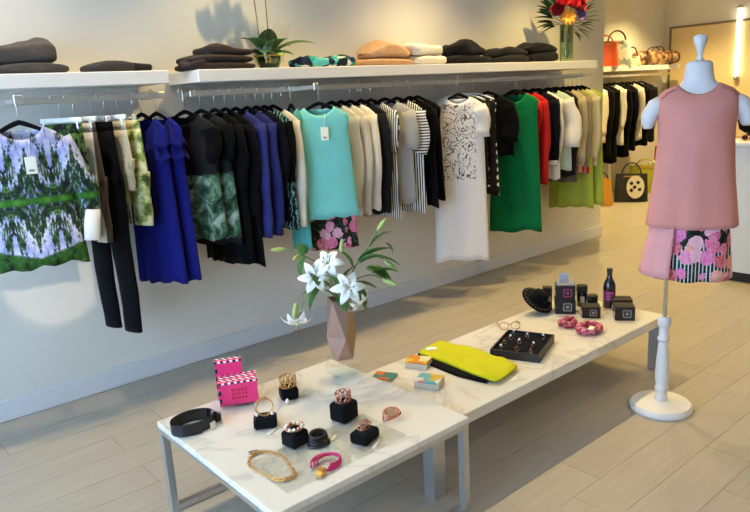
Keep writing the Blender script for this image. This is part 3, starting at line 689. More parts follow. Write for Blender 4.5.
lily_stem('white lily standing highest over the bronze vase', B, neckp+[rel(-.02, .08, .0), rel(-.03, .13, .02)], [(rel(-.04, .13, .03), (-.55, -.5, .5), 1.05)], [(rel(.01, .17, .02), (.1, -.1, 1), .85)], [(rel(0, .03, .02), (.1, -.3, .9), .13, .032), (rel(-.01, .02, .02), (-.3, -.2, .8), .11, .03)])
lily_stem('white lily facing forward over the right rim of the bronze vase', B, neckp+[rel(.015, .03, .03), rel(.03, .045, .06)], [(rel(.03, .04, .07), (-.5, -.9, .35), 1.15)], [], [(rel(.0, .0, .04), (-.2, -.7, .1), .08, .03)])
lily_stem('lily drooping beside the right shoulder of the bronze vase', B, neckp+[rel(.04, .03, .03), rel(.075, .0, .06)], [(rel(.075, .0, .06), (.3, -.6, -.7), .95)], [], [(rel(.04, .04, .02), (.5, .1, -.4), .13, .035), (rel(.03, .03, .0), (.7, -.2, .1), .11, .03)])
lily_stem('budded lily stem reaching far left over the bronze vase', B, neckp+[rel(-.06, .11, -.02), rel(-.14, .16, -.02), rel(-.20, .185, -.02)], [], [(rel(-.205, .187, -.02), (-1, .3, .1), .9), (rel(-.15, .165, -.0), (-.9, -.5, -.1), .9)], [(rel(-.13, .155, -.02), (-.5, .1, -.7), .09, .03), (rel(-.14, .16, -.01), (-.1, -.2, .8), .07, .03), (rel(-.1, .12, .02), (-.2, -.6, -.3), .08, .035)])
lily_stem('leafy lily stem with closed bud rising right of the bronze vase', B, neckp+[rel(.05, .09, -.01), rel(.11, .17, -.02), rel(.15, .235, -.02)], [], [(rel(.152, .24, -.02), (.5, -.5, .9), .95)], [(rel(.07, .12, 0), (.6, -.5, .7), .15, .038), (rel(.08, .12, .01), (.5, -.6, .5), .12, .04), (rel(.12, .18, 0), (.4, -.4, .9), .10, .03), (rel(.05, .10, 0), (-.1, .2, .8), .09, .03)])
lily_stem('lily stem with pale buds hanging at the far right of the vase', B, neckp+[rel(.06, .06, .0), rel(.13, .07, -.01), rel(.19, .03, .0)], [], [(rel(.16, .05, 0), (.5, -.8, -.35), 1.05), (rel(.175, .12, -.02), (.5, -.5, -.7), 1.05)], [(rel(.12, .075, .0), (.7, -.4, .3), .10, .028), (rel(.15, .13, -.02), (.6, -.5, .0), .09, .026), (rel(.18, .19, -.02), (.6, -.6, -.6), .05, .02), (rel(.10, .10, .0), (.5, -.5, -.2), .12, .034)])

# ------------------------------------------------------------------ jewellery on the front table
ZFs = ZF+.0006
M_gold = plain('gold', '#d6a765', .28, 1, var=.12, scale=120); M_rose = plain('rose_gold', '#cf957c', .28, 1, var=.12, scale=120); M_silver = plain('silver', '#c9c6c0', .25, 1)
M_pearl = plain('pearl', '#efe4d2', .25, var=.03, coat=.5); M_leather = plain('black_leather', '#17171a', .42, var=.2, scale=60, bump=.2); M_mag = plain('magenta_leather', '#c01e62', .4, var=.1)
def velvet_block(label, x, y, w, d, h, rz, slope=.0):
    t = thing('display_block', label, 'display block', (x, y, ZFs+getattr(velvet_block, 'lift', 0)), RAD(rz), 'black velvet jewellery blocks')
    MB().box((0, 0, h/2), (w*1.13, d*1.13, h), 0, min(w, d)*.15, 1).build('body', M_velvet, t, smooth=False)
    return t
def torus_pts(r, n, e=1.0, tilt=0, c=(0, 0, 0), a0=0, a1=2*pi, closed=True):
    out = []
    for k in range(n if closed else n+1):
        a = a0+(a1-a0)*k/n; p = Vector((r*cos(a), r*sin(a)*e, 0)); p = Matrix.Rotation(tilt, 3, 'X') @ p; out.append(p+Vector(c))
    return out
def mesh_cuff(label, x, y, z, r, h, mat, rz=0, tilt=0):
    t = thing('cuff_bracelet', label, 'bracelet', (x, y, z), RAD(rz), 'cuff bracelets on velvet blocks')
    for zz_ in (0.002, h): MB().tube(torus_pts(r, 22, .8, 0, (0, 0, zz_)), .0022, 6, closed=True).build('rim', mat, t)
    for k in range(9):
        a = 2*pi*k/9; m = MB()
        for s in (-1, 1): m.tube([(r*cos(a+s*u*.7), .8*r*sin(a+s*u*.7), h*(u*.98)) for u in (0, .25, .5, .75, 1)], .0030, 5)
        m.build('lattice', mat, t)
    return t
velvet_block('black velvet block carrying the tall gold cuff, nearest the pink boxes', 1.335, 2.195, .062, .058, .05, -20)
mesh_cuff('tall gold openwork cuff standing on the block nearest the pink boxes', 1.335, 2.195, ZFs+.051, .034, .042, M_gold)
tag(MB().lathe([(.002, 0), (.007, .004), (.009, .012), (.005, .02), (.001, .024)], 10, (1.298, 2.150, ZFs)).build('pearl_drop', M_pearl), 'small silver pearl charm leaning on the cuff block', 'charm')
velvet_block('low black velvet cushion carrying the thin gold hoops', 1.140, 2.055, .075, .062, .042, -32)
t = thing('hoop_bracelet', 'thin gold hoop bracelet with pearl ends on the low cushion', 'bracelet', (1.14, 2.055, ZFs+.0445), RAD(-32))
MB().tube(torus_pts(.033, 26, 1, RAD(78), (0, 0, .031)), .0022, 6, closed=True).build('hoop', M_gold, t); MB().tube(torus_pts(.029, 26, 1, RAD(62), (0, .008, .028)), .0018, 6, closed=True).build('hoop', M_gold, t)
for s in (-1, 1): MB().lathe([(.001, -.007), (.006, -.004), (.007, 0), (.006, .004), (.001, .007)], 10, (s*.028, -.012, .009)).build('pearl', M_pearl, t)
tag(MB().box((1.135, 2.000, ZFs+.0015), (.055, .012, .003), RAD(20), 0).build('price_card', M_tagw, smooth=False), 'narrow white price card before the gold hoops', 'price card')
velvet_block('tall black velvet block carrying the chunky pearl bracelet', 1.140, 1.86, .068, .062, .055, 8)
t = thing('pearl_bracelet', 'chunky gold and pearl bracelet on the tall velvet block', 'bracelet', (1.14, 1.86, ZFs+.056))
MB().tube(torus_pts(.029, 24, .85, 0, (0, 0, .006)), .0045, 7, closed=True).build('band', M_gold, t)
for k in range(12):
    a = 2*pi*k/12; MB().lathe([(.001, -.006), (.005, -.004), (.0068, 0), (.005, .004), (.001, .006)], 9, (.031*cos(a), .026*sin(a), .012)).build('bead', M_pearl if k % 3 else M_rose, t)
t = thing('leather_bracelet', 'coiled black leather wrap bracelet in front of the pearl bracelet', 'bracelet', (1.195, 1.80, ZFs))
for k in range(4): MB().tube(torus_pts(.036-.002*k, 26, .8, RAD(4*k), (.002*k, .003*k, .006+.009*k)), .0052, 7, closed=True).build('coil', M_leather, t)
MB().box((.012, -.034, .016), (.026, .008, .02), 0, .002).build('clasp', M_leather, t, smooth=False)
tag(MB().box((1.258, 1.795, ZFs+.002), (.04, .012, .003), RAD(35), 0).build('price_card', M_tagw, smooth=False), 'small white price card beside the coiled leather bracelet', 'price card')
velvet_block('tallest black velvet block carrying the rose gold crown cuff', 1.375, 1.885, .078, .07, .072, 12)
mesh_cuff('rose gold openwork crown cuff on the tallest velvet block', 1.375, 1.885, ZFs+.0725, .030, .036, M_rose)
velvet_block('low black velvet cushion nearest the right table edge with rose bracelet', 1.325, 1.705, .082, .066, .042, 18)
t = thing('link_bracelet', 'rose gold triangular link bracelet on the low right cushion', 'bracelet', (1.325, 1.705, ZFs+.043), RAD(18))
for k in range(5):
    a = -.9+k*.45
    MB().tube([(.026*sin(a)-.012, -.01, .004+.01*cos(a)), (.026*sin(a)+.012, -.012, .006+.01*cos(a)), (.026*sin(a), .006, .026+.006*cos(a))], .0024, 6, closed=True).build('link', M_rose, t)
MB().tube(torus_pts(.03, 22, .7, RAD(20), (0, .004, .012)), .002, 6, closed=True).build('band', M_rose, t)
tag(MB().box((1.335, 1.655, ZFs+.002), (.06, .010, .003), RAD(30), 0).build('price_card', M_tagw, smooth=False), 'white price card in front of the low right cushion', 'price card')
t = thing('wire_bracelet', 'rose gold wire bracelet lying on the marble near the right edge', 'bracelet', (1.49, 1.755, ZFs))
for k in range(6): MB().tube(torus_pts(.034, 24, .7, RAD(-14+6*k), (.001*k, 0, .010+.004*k)), .0022, 6, closed=True).build('wire', M_rose, t)
MB().box((.034, -.012, .016), (.016, .006, .01), .4, .001).build('clasp', M_black, t, smooth=False)
# acrylic sheet under the front pieces
tag(MB().box((0, 0, .001), (.50, .25, .0012), 0, 0).build('acrylic_sheet', M_acryl, smooth=False, loc=(1.20, 1.745, ZFs-.0006), rot=(0, 0, RAD(0))), 'thin clear acrylic sheet lying under the necklace and bracelets', 'tray')
# gold chain necklace
t = thing('chain_necklace', 'gold chain necklace lying in a loop at the left front', 'necklace', (1.0, 1.79, ZFs+.002))
N = 40; pts = []
for k in range(N):
    a = 2*pi*k/N; pts.append(Vector((.052*cos(a)*(1+.12*sin(3*a)), .115*sin(a)*(1+.06*cos(2*a)), .004)))
Rm = Matrix.Rotation(RAD(-2), 3, 'Z'); pts = [Rm @ p for p in pts]
lk = MB().tube(torus_pts(.0088, 10, .62, 0), .0019, 5, closed=True).build('link', M_gold, t); first = True
for k in range(N):
    d = pts[(k+1) % N]-pts[k]; o = lk if first else place(lk, t); first = False
    o.location = pts[k]+Vector((0, 0, .002*(k % 2))); o.rotation_euler = (RAD(55) if k % 2 else RAD(-12), 0, math.atan2(d.y, d.x))
MB().box((.0, .118, .006), (.034, .012, .008), RAD(-20), .002).build('clasp', M_silver, t, smooth=False)
# magenta bracelet
t = thing('strap_bracelet', 'magenta leather strap bracelet with gold clasp at the front edge', 'bracelet', (1.13, 1.668, ZFs+.001))
for k in range(3): MB().tube(torus_pts(.052-.006*k, 26, .85, RAD(5-3*k), (0.006*k, 0, .012+.002*k), RAD(-118), RAD(170), False), [.006]*27, 7, .5).build('strap', M_mag, t)
MB().box((-.045, -.035, .012), (.03, .028, .02), RAD(25), .003).build('clasp', M_gold, t, smooth=False)
MB().box((-.058, -.046, .008), (.016, .02, .012), RAD(25), .002).build('charm', M_gold, t, smooth=False)
# belt
t = thing('leather_belt', 'black leather belt coiled on the back left table corner', 'belt', (.945, 2.245, ZFs))
def spiral(r, w):
    return r
m = MB(); R1 = []
for k in range(64):
    a = RAD(20)+k/63*2*pi*1.7; r = .066+.0022*k/10
    for_r = []
    for dr, z in ((0, 0), (.003, 0), (.003, .044), (0, .044)): for_r.append(((r+dr)*cos(a)*1.05, (r+dr)*sin(a)*.78, z))
    R1.append(for_r)
m.rings(R1, True, True, True).build('strap', M_leather, t, sharp=40)
bk = MB().box((.080, -.035, .024), (.006, .05, .048), RAD(20), .0015).build('buckle', M_silver, t, smooth=False)
MB().box((.083, -.035, .022), (.004, .026, .024), RAD(20), .001).build('buckle_bar', M_leather, bk, smooth=False)
MB().box((.045, -.068, .012), (.024, .002, .034), RAD(15), 0).build('price_tag', M_tagw, t, smooth=False)

# pink gift boxes with black and white striped tops
def diag(name):
    t = NT(name); s = t.n('SeparateXYZ'); t.l(t.obj(), s.inputs[0])
    ck = t.math('SINE', t.math('MULTIPLY', t.math('ADD', s.outputs[0], t.math('MULTIPLY', s.outputs[1], 1.0)), 260.0))
    w = t.math('GREATER_THAN', ck, 0.0); row = t.math('GREATER_THAN', t.math('SINE', t.math('MULTIPLY', t.math('ADD', s.outputs[1], s.outputs[2]), 190.0)), -.2)
    return fab(t, t.mix(row, '#e6457f', t.mix(w, '#f3e6ea', '#22131c')), name)
M_pinkb = plain('hot_pink_card', '#e8326f', .45, var=.05); M_diag = diag('striped_card'); M_pinkd = plain('pink_print', '#c4203f', .5)
def pink_box(label, x, y, z, w, d, h, rz):
    t = thing('gift_box', label, 'gift box', (x, y, z), RAD(rz), 'hot pink gift boxes')
    MB().box((0, 0, h/2-.003), (w, d, h-.006), 0, .001).build('carton', M_pinkb, t, smooth=False)
    MB().box((0, 0, h-.0035), (w+.001, d+.001, .007)).build('striped_lid', M_diag, t, smooth=False)
    for s in (-1,): MB().box((s*(w/2-.004), -d/2-.0006, h/2-.006), (.009, .001, h-.014)).build('striped_edge', M_diag, t, smooth=False)
    for r in range(3):
        for k in range(5): MB().box((-.022+.0125*k, -d/2-.0006, h*.30+.016*r), (.009, .001, .011-.003*(k % 2)), 0).build('print', M_pinkd, t, smooth=False)
    return t
pink_box('front hot pink gift box with black and white striped top', 1.175, 2.310, ZFs+.012, .15, .09, .095, -27)
pink_box('rear hot pink gift box standing taller behind the front one', 1.175, 2.375, ZFs, .105, .036, .165, -27)
tag(MB().box((1.18, 2.29, ZFs+.006), (.07, .06, .011), RAD(-27), .001).build('box_stand', M_acryl, smooth=False), 'small clear stand under the front pink gift box', 'stand')

# ------------------------------------------------------------------ goods on the long table
ZLs = ZL+.0006
def patch(name, cols, sc=18.0):
    t = NT(name); v = t.n('TexVoronoi', i_Vector=t.obj(), i_Scale=sc); v.distance = 'CHEBYCHEV'; s = t.n('SeparateXYZ'); t.l(v.outputs['Color'], s.inputs[0])
    t.col(t.ramp(s.outputs[0], [(i/len(cols), c) for i, c in enumerate(cols)], 'CONSTANT')); t.rough(.4); return t.m
M_page = plain('paper_edge', '#d3c8b4', .7, var=.1, scale=200)
def card_pack(label, x, y, w, d, h, rz, mat, n):
    t = thing('card_pack', label, 'card pack', (x, y, ZLs), RAD(rz), 'small stacks of cards')
    for k in range(n): MB().box((.001*(k % 2), .0008*(k % 3), h/n*(k+.5)), (w, d, h/n-.0012), RAD(1.5*((k*7) % 3-1)), 0).build('card', mat if k == n-1 else M_page, t, smooth=False)
    return t
card_pack('flat teal and orange card pack nearest the front table', 1.835, 2.19, .10, .075, .012, -62, patch('pack_teal', ('#2f7f80', '#cf6a2a', '#57716a', '#b88a3c')), 2)
card_pack('thick card pack with yellow and orange top by the yellow top', 2.035, 2.175, .105, .085, .034, -62, patch('pack_yellow', ('#e0b92c', '#d88a26', '#e8d9a0', '#b8642a')), 4)
card_pack('thick pastel card pack nearest the table front edge', 1.915, 1.985, .11, .09, .034, -62, patch('pack_pastel', ('#d8d2c4', '#63a7a4', '#d87f86', '#d7b43c', '#e6e0d2')), 4)
# folded yellow garment with a black one below
def folded_sheet(name, label, pts, z, h, mat, seed, bump=.004):
    """soft flat folded garment: outline pts, rounded edge"""
    cx = sum(p[0] for p in pts)/len(pts); cy = sum(p[1] for p in pts)/len(pts)
    n = 48; out = []
    for k in range(n):
        s = k/n*len(pts); i = int(s); f = s-i; a = pts[i]; b = pts[(i+1) % len(pts)]; out.append(Vector((a[0]+(b[0]-a[0])*f-cx, a[1]+(b[1]-a[1])*f-cy, 0)))
    out = [(out[k-1]+out[k]*2+out[(k+1) % n])/4 for k in range(n)]
    t = thing(name, label, 'garment', (cx, cy, z))
    rg = random.Random(seed); p0 = rg.uniform(0, 6)
    R = []
    for s, hh in ((.97, 0), (1.0, .3), (1.0, .7), (.97, 1.0), (.8, 1.05), (.6, 1.0), (.4, 1.06), (.2, 1.0), (.02, 1.03)):
        R.append([(o.x*s, o.y*s, h*hh+(bump*sin(o.x*s*40+p0)*sin(o.y*s*30) if hh > .9 else 0)+ (bump*.8*sin(o.y*s*55+o.x*s*25) if hh > .9 else 0)) for o in out])
    MB().rings(R, True, True, True).build('fabric', mat, t); return t
folded_sheet('folded_garment', 'black folded top under the yellow one', [(2.07, 2.18), (2.12, 2.275), (2.20, 2.285), (2.19, 2.08), (2.15, 1.87), (2.09, 1.80), (2.06, 1.95)], ZLs, .010, F['black'], 3, .001)
yt = folded_sheet('folded_garment', 'bright yellow folded top on the long marble table', [(2.11, 2.255), (2.17, 2.275), (2.21, 2.28), (2.29, 2.285), (2.325, 2.10), (2.315, 1.90), (2.30, 1.80), (2.20, 1.78), (2.105, 1.765), (2.10, 1.90), (2.115, 2.08)], ZLs+.0115, .016, F['yellow'], 5)
MB().box((-.03, .19, .019), (.05, .03, .003), RAD(-30), 0).build('care_label', plain('white_label', '#ebe8e0', .6), yt, smooth=False)
# tray with rings
t = thing('ring_tray', 'flat black tray with rings and earrings', 'tray', (2.515, 1.945, ZLs), RAD(22))
w_, d_ = .29, .235
MB().box((0, 0, .011), (w_, d_, .022), 0, .001).build('base', M_black, t, smooth=False)
MB().box((0, d_/2-.004, .03), (w_, .008, .018)).box((0, -d_/2+.004, .03), (w_, .008, .018)).box((w_/2-.004, 0, .03), (.008, d_-.016, .018)).box((-w_/2+.004, 0, .03), (.008, d_-.016, .018)).build('rim', M_black, t, smooth=False)
for k in range(9): MB().box((-.116+.029*k, 0, .0255), (.024, d_-.022, .008), 0, .003, 2).build('ring_cushion', M_velvet, t)
rg = random.Random(5)
TR = Matrix.Translation((2.515, 1.945, ZLs)) @ Matrix.Rotation(RAD(22), 4, 'Z')
adj = ['by the back left corner', 'left of the back row middle', 'in the back row middle', 'by the back right corner', 'at the middle left', 'in the middle', 'at the middle right', 'by the front left corner', 'left of the front middle', 'by the front right corner']
spots = [(-.11, .075), (-.04, .08), (.03, .07), (.11, .075), (-.10, .0), (-.01, .015), (.08, .0), (-.115, -.07), (-.03, -.06), (.09, -.075)]
for k, (a, b) in enumerate(spots):
    p = TR @ Vector((a, b, .0298))
    q = thing('ring', 'small %s ring in the black tray %s' % (('silver', 'gold', 'rose gold')[k % 3], adj[k]), 'ring', p, rg.uniform(0, 3), 'rings in the black tray')
    mm = (M_silver, M_gold, M_rose)[k % 3]
    MB().tube(torus_pts(.0105, 16, 1, RAD(70), (0, 0, .009)), .0016, 6, closed=True).build('band', mm, q)
    MB().lathe([(.001, 0), (.006, .002), (.007, .005), (.004, .009), (.001, .01)], 8, (0, 0, .018)).build('stone', (plain('crystal', '#e8eef0', .1, coat=1), plain('red_stone', '#8d2436', .1, coat=1), M_pearl)[k % 3], q)
# rose gold spectacle frame behind the tray
t = thing('spectacles', 'copper coloured spectacle frame lying behind the ring tray', 'glasses', (2.69, 2.165, ZLs+.003), RAD(-40))
for s in (-1, 1):
    MB().tube(torus_pts(.024, 18, .8, RAD(55), (s*.03, 0, .02)), .0025, 6, closed=True).build('rim', M_rose, t)
    MB().tube([(s*.055, .004, .03), (s*.058, .05, .022), (s*.054, .11, .006)], .0025, 6).build('temple', M_rose, t)
MB().tube([(-.008, 0, .026), (0, .002, .03), (.008, 0, .026)], .0025, 6).build('bridge', M_rose, t)
# black hat with studs, tilted
hat_axis = R_*.42+TOW*.42+Vector((0, 0, .80))
t = thing('black_hat', 'small black hat with silver studded brim propped on the marble', 'hat', (3.02, 2.235, ZLs+.070), rot=hat_axis.to_track_quat('Z', 'Y').to_euler())
MB().lathe([(.001, .012), (.06, .010), (.092, .004), (.095, .0), (.092, -.003), (.06, .003), (.052, .02)], 30, cap=False).build('brim', M_velvet, t)
MB().lathe([(.048, .004), (.047, .035), (.042, .052), (.028, .062), (.001, .065)], 26, cap=False).build('crown', M_velvet, t)
for k in range(26):
    a = 2*pi*k/26; MB().lathe([(.0035, 0), (.003, .003), (.001, .004)], 6, (.080*cos(a), .080*sin(a), .0065)).build('stud', M_silver, t, smooth=False)
tag(MB().box((3.045, 2.22, ZLs+.026), (.045, .045, .051), 0, .004).build('hat_rest', M_velvet, smooth=False), 'small black rest under the studded hat', 'stand')
# black boxes, jars and bottle
M_blackcard = plain('black_carton', '#0d0c0e', .5); M_emb = plain('grey_emblem', '#8d8a88', .5); M_embp = plain('plum_emblem', '#8f2f62', .5); M_embl = plain('cream_emblem', '#d8d2c4', .5)
def black_box(label, x, y, z, w, d, h, rz, emb):
    t = thing('product_box', label, 'box', (x, y, z), RAD(rz), 'black product boxes')
    MB().box((0, 0, h/2), (w, d, h), 0, .0015).build('carton', M_blackcard, t, smooth=False)
    s = min(w, h)*.5
    e = MB()
    for dx, dz, ww, hh in ((0, s/2, s, s*.14), (0, -s/2, s, s*.14), (s/2, 0, s*.14, s), (-s/2, 0, s*.14, s), (0, 0, s*.4, s*.4)): e.box((w*.1+dx, -d/2-.0006, h/2+dz), (ww, .001, hh))
    e.build('emblem', emb, t, smooth=False)
    e = MB().box((-w/2-.0006, -d*.1, h*.35), (.001, d*.3, h*.3)).build('side_mark', M_embl, t, smooth=False)
    return t
RB = -52
black_box('lower black box of the stack beside the hat', 3.125, 2.125, ZLs, .11, .10, .08, RB, M_emb)
black_box('upper black box of the stack with plum emblem', 3.125, 2.125, ZLs+.0805, .105, .095, .08, RB, M_embp)
tag(MB().box((3.125, 2.125, ZLs+.1655), (.095, .09, .008), RAD(RB), .001).build('grey_slab', plain('pale_lid', '#8f9198', .5), smooth=False), 'flat pale grey carton on top of the black box stack', 'carton')
tag(MB().box((0, 0, .026), (.05, .003, .05), 0, 0).build('price_card', plain('grey_card', '#9a9aa4', .5), smooth=False, loc=(3.12, 2.13, ZLs+.1697), rot=(RAD(-8), 0, RAD(RB))), 'grey card standing on top of the black box stack', 'price card')
black_box('slim black box hidden left of the box stack', 3.10, 2.225, ZLs, .05, .05, .13, RB, M_embl)
def jar(label, x, y, r, h, mat):
    t = thing('candle_jar', label, 'jar', (x, y, ZLs), RAD(RB), 'black candle jars')
    MB().lathe([(r*.96, 0), (r, .003), (r, h*.68), (r*.94, h*.7)], 22).build('jar', plain('black_glass', '#0f0f12', .15, coat=.5), t, sharp=40)
    MB().lathe([(r*1.04, h*.705), (r*1.04, h*.98), (r*.98, h)], 22).build('lid', M_black, t, sharp=40)
    MB().box((0, -r-.0004, h*.36), (r*.8, .001, h*.3)).build('label_patch', mat, t, smooth=False)
jar('tall black candle jar behind the small black box', 3.275, 2.115, .030, .12, M_embl)
jar('shorter black candle jar with yellow label', 3.245, 2.03, .030, .085, plain('yellow_label', '#b9a43a', .5))
black_box('square black box in front of the candle jars', 3.145, 1.975, ZLs, .095, .08, .062, RB, M_emb)
t = thing('scent_bottle', 'tall black bottle with plum label at the table end', 'bottle', (3.345, 1.985, ZLs), RAD(RB)); t.scale = (1.18, 1.18, 1.2)
MB().lathe([(.026, 0), (.029, .004), (.029, .10), (.026, .118), (.016, .137), (.0115, .148), (.0115, .168), (.0135, .169), (.0135, .186), (.011, .188)], 24).build('body', plain('black_bottle', '#120d12', .15, coat=.6), t, sharp=50)
MB().rings([[(.0296*cos(a), .0296*sin(a), z) for a in [-pi/2-1.1+2.2*k/12 for k in range(13)]] for z in (.035, .085)], closed=False).build('label_patch', plain('plum_label', '#6e2350', .5), t)
for k in range(3): MB().rings([[(.0300*cos(a), .0300*sin(a), z) for a in [-pi/2-.6+1.2*j/8 for j in range(9)]] for z in (.043+.014*k, .050+.014*k)], closed=False).build('label_mark', plain('pink_mark', '#b8568c', .5), t)
black_box('small square black box at the right table end, front', 3.225, 1.825, ZLs, .10, .09, .075, RB, M_emb)
black_box('small black box behind the front one at the right table end', 3.325, 1.895, ZLs, .10, .085, .075, RB, M_emb)
# pink scarf ring
def scarf_loop(label, x, y, r, seed, mat):
    t = thing('scarf_ring', label, 'scarf', (x, y, ZLs), 0, 'twisted pink scarves'); rg = random.Random(seed)
    for k in range(6):
        p = rg.uniform(0, 6); P = []
        for j in range(40):
            a = 2*pi*j/40; tw = a*3+p; rr = r+.011*cos(tw); P.append((rr*cos(a), rr*sin(a)*.8, .021+.011*sin(tw)))
        MB().tube(P, [.009*(1+.12*sin(j*1.7+p)) for j in range(40)], 7, closed=True).build('strand', mat, t)
    return t
M_pk = leafprint('pink_weave', '#cf8a94', '#b5485e', '#8f3048', 60.0); M_pk2 = leafprint('pink_weave2', '#c97f8b', '#ad4058', '#8f3048', 60.0)
sr = scarf_loop('twisted pink scarf ring with white tag on the marble', 2.925, 1.845, .060, 1, M_pk)
MB().box((-.05, -.045, .045), (.05, .025, .002), RAD(20), 0).build('price_tag', M_tagw, sr, smooth=False, rot=(RAD(0), 0, 0))
scarf_loop('smaller pink scarf ring tucked behind the tagged one', 2.935, 1.975, .042, 2, M_pk2)

# ------------------------------------------------------------------ mannequin
MX, MY = 2.96, 1.469
MT = -60
mq = thing('mannequin', 'white dress form on a turned wooden stand with round base', 'mannequin', (MX, MY, 0), RAD(MT))
M_mann = plain('mannequin_white', '#d8d6d6', .5, var=.03); M_stand = plain('stand_white', '#d9d5cf', .4, var=.03)
MB().lathe([(.138, 0), (.142, .006), (.142, .022), (.132, .034), (.05, .044), (.032, .046)], 44).build('base', M_stand, mq, sharp=40)
MB().lathe([(.028, .046), (.03, .06), (.026, .07), (.026, .095), (.031, .10), (.031, .112), (.026, .118), (.03, .15), (.032, .18), (.028, .26), (.022, .33), (.021, .345), (.027, .35), (.027, .36), (.022, .366), (.021, .41), (.024, .42), (.03, .43), (.03, .45), (.022, .465)], 26).build('post', M_stand, mq, sharp=50)
MB().lathe([(.0095, .46), (.0095, 1.0)], 14).build('pole', M_chrome, mq)
OX, OY = .093, .0   # the torso sits off the pole, to the viewer's right
def ell(z, a, b, n=36, oy=0, sq=1.0):
    return [(OX+(abs(cos(t))**sq)*(1 if cos(t) >= 0 else -1)*a, OY+oy+b*sin(t), z) for t in [2*pi*j/n for j in range(n)]]
MB().rings([ell(.98, .12, .085), ell(1.05, .135, .09), ell(1.15, .128, .085), ell(1.25, .135, .095), ell(1.33, .15, .105), ell(1.40, .160, .085), ell(1.45, .165, .065), ell(1.475, .155, .055), ell(1.495, .12, .05), ell(1.513, .078, .045), ell(1.535, .062, .046), ell(1.57, .056, .046), ell(1.60, .053, .046), ell(1.612, .040, .036)], True, True, True).build('torso', M_mann, mq)
for s in (-1, 1):
    MB().tube([(OX+s*.135, 0, 1.452), (OX+s*.165, 0, 1.43), (OX+s*.190, 0, 1.39), (OX+s*.196, 0, 1.35), (OX+s*.196, 0, 1.335)], [.03, .038, .036, .028, .018], 16, 1.1).build('arm_stump', M_mann, mq)
MB().lathe([(.020, 1.612), (.012, 1.622), (.011, 1.64), (.017, 1.665), (.027, 1.692), (.029, 1.705), (.025, 1.714), (.012, 1.72), (.002, 1.721)], 20, (OX, 0, 0)).build('finial', M_mann, mq)
# pink tank top
pt = thing('tank_top', 'dusty pink sleeveless top worn by the mannequin', 'top', (MX, MY, 0), RAD(MT))
rings = []; nn = 44
def topring(z, a, b, oy=0, fold=0, drop=0, ph=0):
    r = []
    for j in range(nn):
        t = 2*pi*j/nn; f = fold*(sin(7*t+ph)+.5*sin(11*t+1))
        r.append((OX+a*cos(t)+f*.3*cos(t), OY+oy+(b+f)*sin(t), z-drop*(abs(sin(t))**2 if sin(t) < 0 else .3*abs(sin(t))**2)))
    return r
for z, a, b, oy, fo, dr in [(1.518, .082, .062, 0, 0, .045), (1.510, .10, .073, 0, 0, .045), (1.494, .135, .086, 0, 0, .045), (1.472, .158, .098, 0, 0, .042), (1.44, .163, .109, 0, 0, .035), (1.40, .158, .118, -.003, 0, .025), (1.34, .153, .121, -.005, 0, .012),
        (1.28, .153, .120, -.005, .001, .004), (1.2, .158, .118, -.003, .003, 0), (1.1, .166, .112, 0, .005, 0), (1.0, .178, .118, 0, .006, 0), (.925, .187, .122, 0, .007, 0), (.905, .188, .123, 0, .007, 0)]:
    rings.append(topring(z, a, b, oy, fo, dr))
MB().rings(rings).build('body', F['pink'], pt, solid=.003)
def seam_pts(y0): return None
for s in (-1, 1): MB().tube([(OX+s*.088, -.036, 1.500), (OX+s*.12, -.046, 1.486), (OX+s*.146, -.048, 1.462)], .0025, 6).build('shoulder_seam', plain('seam_pink', '#a86460', .8), pt)
MB().rings([topring(.912, .1895, .1245, 0, .007, 0), topring(.904, .1895, .1245, 0, .007, 0)]).build('hem_band', plain('hem_pink', '#c07f7a', .8), pt, solid=.002)
# floral skirt
sk = thing('floral_skirt', 'pink rose print skirt with striped ground worn by the mannequin', 'skirt', (MX, MY, 0.80), RAD(MT))
MB().rings([[(p[0], p[1], p[2]-.80) for p in topring(z, a, b, 0, fo, 0, 1)] for z, a, b, fo in [(1.0, .13, .09, .0), (.93, .148, .105, .003), (.85, .158, .112, .006), (.76, .166, .118, .008), (.70, .171, .12, .010), (.668, .174, .121, .011)]]).build('body', floral('mannequin_floral', '#11161a', 17.0, ('#d2457f', '#e0709f', '#c9202c', '#e59478', '#d74a94', '#e8a9b8'), True, .64, .03), sk, solid=.003)
# pink underskirt panel to the left
us = thing('pink_slip', 'pale pink slip showing left of the floral skirt on the mannequin', 'slip', (MX, MY, 0), RAD(MT))
def slip(u, v):
    a = pi*.72+u*(pi*.28+1.12); f = .005*sin(u*22)*v
    return (OX+(.168+.042*v+f)*cos(a), (.116+.026*v+f)*sin(a), .925-.245*v)
MB().grid(slip, 26, 8).build('panel', F['pinkslip'], us, solid=.003)

# ------------------------------------------------------------------ counter at right with black things
t = thing('counter', 'white shop counter with dark plinth behind the mannequin', 'counter', (5.75, 1.60, 0))
MB().box((0, 0, .555), (.9, 1.30, .95), 0, .004).build('body', plain('counter_white', '#d4d6d8', .4, var=.02), t, smooth=False)
MB().box((0, 0, 1.045), (.93, 1.33, .03), 0, .003).build('worktop', plain('counter_top', '#dadada', .3, var=.02), t, smooth=False)
MB().box((.02, 0, .04), (.86, 1.26, .08)).build('plinth', M_black, t, smooth=False)
def bust(label, x, y, h):
    t = thing('necklace_bust', label, 'display bust', (x, y, 1.0605), RAD(-60), 'black display busts')
    MB().lathe([(.05, 0), (.05, .008), (.016, .02), (.016, .05)], 20).build('foot', M_black, t, sharp=40)
    MB().rings([[(a*cos(2*pi*j/24), b*sin(2*pi*j/24)+oy, z) for j in range(24)] for z, a, b, oy in [(.05, .03, .02, 0), (.08, .07, .04, 0), (h*.6, .085, .045, -.01), (h*.78, .07, .035, 0), (h*.88, .03, .025, .005), (h, .026, .022, .005)]], True, True, True).build('bust', M_velvet, t)
bust('black velvet necklace bust on the white counter', 5.56, 2.165, .24)
